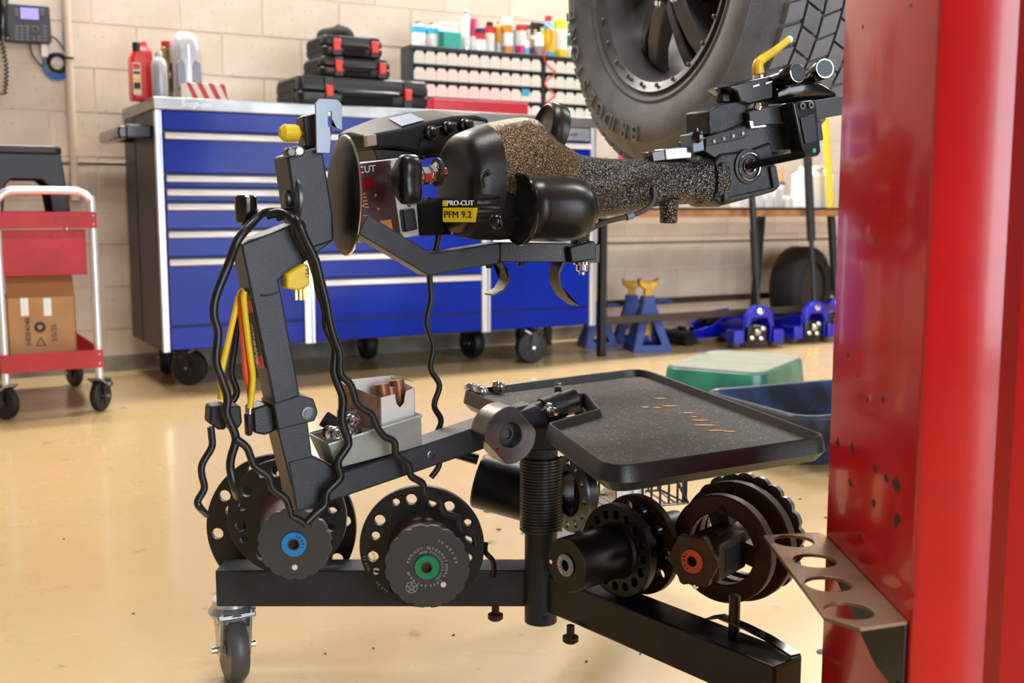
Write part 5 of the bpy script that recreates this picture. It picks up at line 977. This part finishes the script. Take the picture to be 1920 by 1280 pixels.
# green
def drum_adapter(name, label, ring_px, ringY, ringR, cap_px, capY, capR, hubm, extra, ang=0.0):
    rc, cc = Py(*ring_px, ringY), Py(*cap_px, capY); fr = Frame(rc.x, rc.y, ang); c = fr.loc(cc); r0 = V((0, 0, rc.z))
    T = Thing(name, label, 'hub adapter', fr, (0, 0, rc.z-ringR))
    T.add('bolt_ring', MB().plate(circ(0, 0, ringR, 72), ring_holes(ringR, pat)+[circ(0, 0, capR*.78, 40)], r0+V((0, .010, 0)), *XZ, .012), BLACK, .001)
    z_ = c.z*.5+rc.z*.5
    T.add('drum', MB().rings([[V((r0.x+(c.x-r0.x)*f+k*math.cos(a), .008+(c.y-.008)*f, r0.z+(c.z-r0.z)*f+k*math.sin(a))) for a in [2*PI*i/40 for i in range(40)]] for f, k in ((0, capR*.86), (.5, capR*.84), (.97, capR*.9))]), RUST)
    T.add('face_cap', MB().plate(scal(capR, 16, .05, 128), [circ(0, 0, .0075, 24)], c+V((0, .008, 0)), *XZ, .009), M('cap_steel', (84, 85, 90), .42, .6) if 'cap_steel' not in MATS else MATS['cap_steel'], .0008)
    hb = T.add('hub_label', MB().ring(c+V((0, -.001, 0)), (0, -1, 0), .0178, .0085, .0035, 40), hubm)
    T.add('hub_bore', MB().ring(c+V((0, .002, 0)), (0, -1, 0), .0088, .0068, .0072, 28), BARE, parent=hb)
    return T, c
T, c = drum_adapter('hub_adapter', 'drum-shaped hub adapter with green label, in the middle of the trolley', (791, 1025), 1.625, .0955, (801, 1062), 1.545, .0625, HUBG, None)
c_f = c+V((0, -.0015, 0))
T.arc('PRO-CUT INTERNATIONAL 1-800-543-6618', c_f, *XZ, .0285, math.radians(165), .0056, ENG, step=.95)
T.arc('WWW.PROCUTUSA.COM', c_f, *XZ, .0225, math.radians(115), .0045, ENG, step=.95)
T.arc('50-683 R9', c_f, *XZ, .0425, math.radians(66), .0062, ENG, step=.95)
q = c_f+V((.0235, 0, -.0265)); T.add('index_pin', MB().lathe(q, (0, -1, 0), [(.0042, -.001), (.004, .0012)], 16), WHITE)
q = c_f+V((-.023, 0, -.031)); em = T.add('round_emblem', MB().ring(q, (0, -1, 0), .0085, .0078, .0004, 28), ENG)
for i in range(5):
    a = PI/2+2*PI*i/5; a2 = a+4*PI/5; T.add('emblem_line', MB().tube([q+V((.0075*math.cos(a), -.0003, .0075*math.sin(a))), q+V((.0075*math.cos(a2), -.0003, .0075*math.sin(a2)))], .0004, 4, 1), ENG, parent=em)
rr_ = V((0, -.0025, Py(791, 1025, 1.625).z))
for s_, a in (('6x175', 196), ('10x7.25', 204), ('6x5.50', 232)): T.arc(s_, rr_, *XZ, .0885 if '10' in s_ or '5.50' in s_ else .0745, math.radians(a), .0055, ENG, step=.8)
# blue
T, c = drum_adapter('hub_adapter', 'drum-shaped hub adapter with blue label, hung below the mast', (538, 969), 1.645, .092, (552, 1019), 1.53, .0535, HUBB, None)
T.arc('50-691', c+V((0, -.0048, 0)), *XZ, .0132, math.radians(70), .005, LABK, step=.85)
q = c+V((.0, -.0015, -.0345)); T.add('index_pin', MB().lathe(q, (0, -1, 0), [(.0042, -.001), (.004, .0012)], 16), WHITE)
rc = Py(530, 985, 1.745); fr = Frame(rc.x, rc.y, 0.0); R = .122
T = Thing('ring_adapter', 'large flat black ring plate with bolt holes behind the blue-hubbed adapter', 'ring plate', fr, (0, 0, rc.z-R))
T.add('bolt_ring', MB().plate(circ(0, 0, R, 72), ring_holes(R, [(2*PI*i/10+.1, .86, .0095) for i in range(10)]+[(2*PI*i/5+.3, .72, .008) for i in range(5)])+[circ(0, 0, R*.52, 40)], (0, 0, rc.z), *XZ, .012), BLACK, .001)
T.add('centre_sleeve', MB().ring((0, .0, rc.z), (0, 1, 0), R*.53, R*.48, .03, 40), BLACKR)
# black barrel adapter on the leg
fc = Py(1062, 1059, 1.47); an = -math.radians(49); fr = Frame(fc.x, fc.y, an); z = fc.z
T = Thing('hub_adapter', 'black barrel-shaped hub adapter with drilled flange on the front leg', 'hub adapter', fr, (0, .1, z-.07))
Yx = V((0, 1, 0)); c = V((0, 0, z))
T.add('barrel', MB().lathe(c, Yx, [(.009, .004), (.0135, .003), (.0135, .0), (.0375, 0), (.0385, .002), (.0385, .094), (.043, .1)], 48), M('barrel_black', (24, 24, 25), .34, .3, col2=(34, 28, 25), ns=12), ang=30)
R1 = .068; T.add('drilled_flange', MB().plate(circ(0, 0, R1, 64), [circ(R1*.78*math.cos(a), R1*.78*math.sin(a), .0062, 14) for a in [2*PI*i/16 for i in range(16)]], c+V((0, .112, 0)), *XZ, .014), BLACKR, .001)
for i in range(16):
    a = 2*PI*i/16+PI/16*0; T.add('bolt_stud', MB().lathe(c+V((R1*.78*math.cos(a), .125, R1*.78*math.sin(a))), (0, -1, 0), [(.0058, 0), (.0058, .016), (.0045, .0195)], 12), BARE if i % 2 else BLACKR)
R2 = .074; T.add('rear_flange', MB().plate(circ(0, 0, R2, 64), [circ(R2*.78*math.cos(a), R2*.78*math.sin(a), .008, 14) for a in [2*PI*i/10 for i in range(10)]], c+V((0, .155, 0)), *XZ, .012), RUST, .001)
for i in range(10):
    if i % 3: a = 2*PI*i/10; T.add('bolt_stud', MB().lathe(c+V((R2*.78*math.cos(a), .155, R2*.78*math.sin(a))), (0, -1, 0), [(.0066, 0), (.0066, .02), (.005, .024)], 12), STEEL)
T.add('rear_tube', MB().cyl(c+V((0, .112, 0)), c+V((0, .235, 0)), .034, n=36), BLACKR)
hb = T.add('hub_label', MB().ring(c+V((0, -.0015, 0)), (0, -1, 0), .0155, .008, .002, 32), M('grey_hub_label', (150, 140, 136), .4)); T.arc('50-5415', c+V((0, -.004, 0)), *XZ, .0118, math.radians(215), .0052, LABW, parent=hb, step=-.85) if 0 else T.arc('50-5415', c+V((0, -.004, 0)), *XZ, .0118, math.radians(240), .0052, LABW, parent=hb, step=.85)
T.add('index_pin', MB().lathe(c+V((-.029, -.0005, -.002)), (0, -1, 0), [(.0034, -.001), (.003, .002)], 12), CHROME)
# rusty adapter with orange label
fc = Py(1298, 1052, 1.44); an = -math.radians(38); fr = Frame(fc.x, fc.y, an); z = fc.z; c = V((0, 0, z))
T = Thing('hub_adapter', 'rusty brown stepped hub adapter with orange label', 'hub adapter', fr, (0, .1, z-.08))
nose = [(.034*k*math.cos(a), .034*k*math.sin(a)) for a, k in [(2*PI*i/36, 1+.13*(1 if i % 6 in (0, 1) else 0)) for i in range(36)]]
T.add('nose_plate', MB().plate(nose, [circ(0, 0, .0065, 18)], c+V((0, .012, 0)), *XZ, .012), RUST, .001)
T.add('nose_block', MB().box(-.02, .034, .012, .095, z-.026, z+.026), M('grey_brown_steel', (70, 62, 58), .45, .4), .003)
T.add('side_slot', MB().box(.0335, .0348, .03, .08, z-.016, z+.014), LABK)
for R, y, n_, m_ in ((.078, .1, 0, RUST), (.088, .145, 7, RUST)):
    T.add('stepped_ring', MB().plate(circ(0, -.004, R, 64), [circ(0, -.004, R*.66, 40)], c+V((0, y, 0)), *XZ, .018), m_, .002)
T.add('rear_sleeve', MB().cyl(c+V((0, .05, 0)), c+V((0, .16, 0)), .03, n=36), RUST)
for i in range(3):
    a = 2*PI*i/3+PI/2+.3; T.add('ring_strut', MB().bar([c+V((.025*math.cos(a), .108, .025*math.sin(a))), c+V((.06*math.cos(a), .108, .06*math.sin(a)))], .03, .022, (0, 1, 0)), RUST)
T.add('ratchet_edge', MB().plate(scal(.092, 22, .05, 132), [circ(0, 0, .06, 36)], c+V((0, .166, 0)), *XZ, .01), BARE, .0005)
hb = T.add('hub_label', MB().ring(c, (0, -1, 0), .0165, .0075, .0015, 36), HUBO); T.arc('50-691', c+V((0, -.002, 0)), *XZ, .0122, math.radians(240), .0054, LABK, parent=hb, step=.9)
T.add('index_pin', MB().lathe(c+V((.006, -.0, -.034)), (0, -1, 0), [(.0036, -.001), (.003, .003)], 12), CHROME); T.add('top_stud', MB().lathe(c+V((0, .088, .05)), (0, -1, 0), [(.008, -.004), (.008, .008), (.005, .01)], 14), RUST)
# slim drilled ring beside the spring, dark tube behind the column
rc = Py(1070, 925, 1.73); fr = Frame(rc.x, rc.y, -math.radians(62)); R = .062
T = Thing('ring_adapter', 'slim grey drilled ring standing beside the coil spring', 'ring plate', fr, (0, 0, rc.z-R))
T.add('bolt_ring', MB().plate(circ(0, 0, R, 48), [circ(R*.82*math.cos(a), R*.82*math.sin(a), .006, 12) for a in [2*PI*i/12 for i in range(12)]]+[circ(0, 0, R*.6, 32)], (0, 0, rc.z), *XZ, .006), BARE, .0006)
T.add('sleeve', MB().ring((0, 0, rc.z), (0, 1, 0), R*.62, R*.54, .03, 36), BLACKR)
p, q_ = Py(897, 900, 1.79), Py(1005, 930, 1.77); d = (q_-p).normalized()
T = Thing('tube_adapter', 'plain black tube adapter lying behind the trolley column', 'hub adapter', F0, p)
T.add('tube', MB().lathe(p, d, [(.03, .004), (.032, 0), (.044, 0), (.046, .003), (.046, (q_-p).length)], 40), BLACK, ang=30); T.add('carry_rod', MB().tube([p+V((.0, -.02, .04)), p+V((-.05, -.02, .055))], .009, 10, 1), BLACK)
T.add('index_pin', MB().lathe(p-d*.0005+V((0, -.03, -.022)), -d, [(.003, -.001), (.003, .001)], 10), STEEL)
# ================================================================== tin of nuts, nuts, spring
b_ = -.03
o1 = [FTP(617, 834, b_), FTP(790, 779, b_)]; lo1 = [FTP(632, 878, b_+.008), FTP(792, 836, b_+.008)]
o1 = [V((p.x, b_, p.z)) for p in o1]; lo1 = [V((p.x, b_+.008, p.z)) for p in lo1]; dp = .085
def tinring(a, b, d0, d1, e): return [a+V((e, e+d0, 0)), b+V((-e, e+d0, 0)), b+V((-e, d1-e, 0)), a+V((e, d1-e, 0))]
T = Thing('parts_tin', 'pale grey metal tin of wheel nuts on the slanting arm', 'tin', FT, (lo1[0]+lo1[1])/2)
T.add('tin', MB().rings([tinring(lo1[0], lo1[1], 0, dp-.016, 0), tinring(o1[0], o1[1], 0, dp, 0), tinring(o1[0], o1[1], 0, dp, .0025), tinring(lo1[0]+V((0, 0, .003)), lo1[1]+V((0, 0, .003)), 0, dp-.016, .0025)]), GREYL, .002)
rim = tinring(o1[0], o1[1], 0, dp, 0); T.add('rolled_rim', MB().tube(rim, .0024, 8, 1, True), GREYL)
def nut(label, w, r, h, axis, fr, m=CHROME):
    T = Thing('wheel_nut', label, 'nut', fr, w, 'loose wheel nuts'); ax = V(axis).normalized()
    T.add('hex_body', MB().lathe(w, ax, [(r*.55, 0), (r, 0), (r, h*.6), (r*.82, h*.62)], 6), m, .0008); T.add('dome', MB().lathe(w+ax*h*.6, ax, [(r*.84, 0), (r*.8, h*.25), (r*.5, h*.4), (r*.05, h*.44)], 18), m); T.add('bore', MB().lathe(w, -ax, [(r*.55, -.001), (r*.5, .0004)], 14), LABK)
up = (o1[1]-o1[0]).normalized()
for (x, y, b, ax, lb) in ((620, 812, -.005, (-.5, -.8, .3), 'wheel nut at the near left corner of the tin'), (631, 822, -.016, (-.2, -.5, .8), 'wheel nut lying at the front of the tin'), (646, 812, -.012, (.3, -.9, .2), 'wheel nut showing its dark bore in the tin'), (660, 797, .0, (0, -.5, .85), 'upright wheel nut beside the white carton'), (668, 810, -.014, (-.8, -.4, .3), 'copper-tinted wheel nut against the tin wall')):
    nut(lb, FTP(x, y, b), .0115, .018, ax, FT, STEEL if 'copper' in lb else CHROME)
T = Thing('valve_socket', 'short black rubber socket lying across the nuts', 'socket', FT, FTP(612, 790, .01)); T.add('socket_body', MB().cyl(FTP(607, 784, .01), FTP(632, 800, .0), .0115), RUBBER); T.add('socket_neck', MB().cyl(FTP(630, 798, .002), FTP(640, 808, -.004), .009), RUBBER)
T = Thing('steel_cup', 'grey steel cup standing in the back of the tin', 'cup', FT, FTP(652, 806, .03)); T.add('cup', MB().lathe(FTP(654, 805, .03), U_, [(.014, 0), (.0165, .003), (.0165, .03), (.0145, .03), (.014, .006)], 24), GREYB)
# white carton of parts
q0, q1 = FTP(714, 806, -.016), FTP(778, 782, -.016); zt_ = FTP(745, 752, -.016).z
T = Thing('white_carton', 'torn white carton holding copper fittings in the tin', 'box', FT, (q0+q1)/2); ht = V((0, 0, .048)); dv = V((-.012, .055, .004))
notch = [q0, q1, q1+V((0, 0, .043)), q0+(q1-q0)*.74+V((0, 0, .042)), q0+(q1-q0)*.68+V((0, 0, .026)), q0+(q1-q0)*.56+V((0, 0, .022)), q0+(q1-q0)*.46+V((0, 0, .03)), q0+(q1-q0)*.42+V((0, 0, .044)), q0+V((0, 0, .046))]
T.add('front_panel', MB().prism(notch, (0, .0012, 0)), WHITEB); T.add('side_panel', MB().prism([q0, q0+V((0, 0, .046)), q0+dv+V((-.03, 0, .06)), q0+dv+V((-.03, 0, 0))], (.0012, 0, 0)), M('stained_card', (150, 110, 86), .8, col2=(104, 70, 52), ns=30))
T.add('back_panel', MB().prism([q0+dv+V((-.03, 0, 0)), q1+dv, q1+dv+V((0, 0, .05)), q0+dv+V((-.03, 0, .062))], (0, .0012, 0)), WHITEB); T.add('end_panel', MB().prism([q1, q1+dv, q1+dv+V((0, 0, .05)), q1+V((0, 0, .043))], (-.0012, 0, 0)), WHITEB)
T.add('torn_flap', MB().prism([q1+dv+V((0, 0, .05)), q1+dv*.4+V((.004, 0, .052)), q1+dv*.4+V((.014, 0, .046)), q1+dv+V((.012, 0, .046))], (0, 0, .001)), WHITEB)
for i, (f, h) in enumerate(((.35, .02), (.58, .012), (.8, .018))): T.add('copper_fitting', MB().cyl(q0+(q1-q0)*f+V((0, .024, h-.012)), q0+(q1-q0)*f+V((-.004, .03, h+.036)), .0105, n=18), M('copper_fitting', (150, 100, 70), .4, .5) if 'copper_fitting' not in MATS else MATS['copper_fitting'])
# nuts and spring on the tray
for (x, y, ax, lb) in ((888, 729, (-.5, -.7, .2), 'chrome wheel nut at the tray corner, farthest into the corner'), (905, 733, (-.3, -.9, .1), 'chrome wheel nut on the tray, in the middle of the three'), (926, 725, (1, -.3, .1), 'chrome wheel nut on the tray, lying on its side')):
    w = Pz(x, y, ZT-.001); nut(lb, w, .0105, .019, ax, F0)
w = Pz(1046, 733, ZT-.012); 
Thing('small_spring', 'tiny steel coil spring standing on the tray', 'spring', F0, w, mb=MB().tube([w+V((.0052*math.cos(2*PI*i/10), .0052*math.sin(2*PI*i/10), .0012+.00031*i)) for i in range(46)], .0011, 6, 1), m=STEEL)
# ================================================================== flakes on the floor
mb = MB(); rn = random.Random(11)
for (x, y, s_) in ((1540, 1222, 9), (1316, 1098, 3), (1278, 905, 4), (1440, 910, 4), (1548, 970, 5), (1500, 935, 3), (935, 992, 5), (980, 1000, 3), (915, 958, 9), (1345, 1185, 3), (850, 1190, 3), (700, 1215, 2), (610, 1225, 2), (120, 1010, 2), (250, 1150, 2), (1260, 885, 5), (1360, 930, 3), (1100, 1240, 3), (1200, 1225, 2)):
    q = Pz(x, y, .0006); k = s_*q.y/FPX; a0 = rn.uniform(0, 3)
    mb.prism([q+V((math.cos(a)*k*rn.uniform(.6, 1.4), math.sin(a)*k*rn.uniform(.6, 1.6), 0)) for a in [a0+2*PI*j/7 for j in range(7)]], (0, 0, .0012))
Thing('metal_flakes', 'dark metal flakes scattered over the tan floor', 'debris', F0, (0, 0, 0), mb=mb, m=M('dark_flake', (52, 46, 42), .6), kind='stuff')
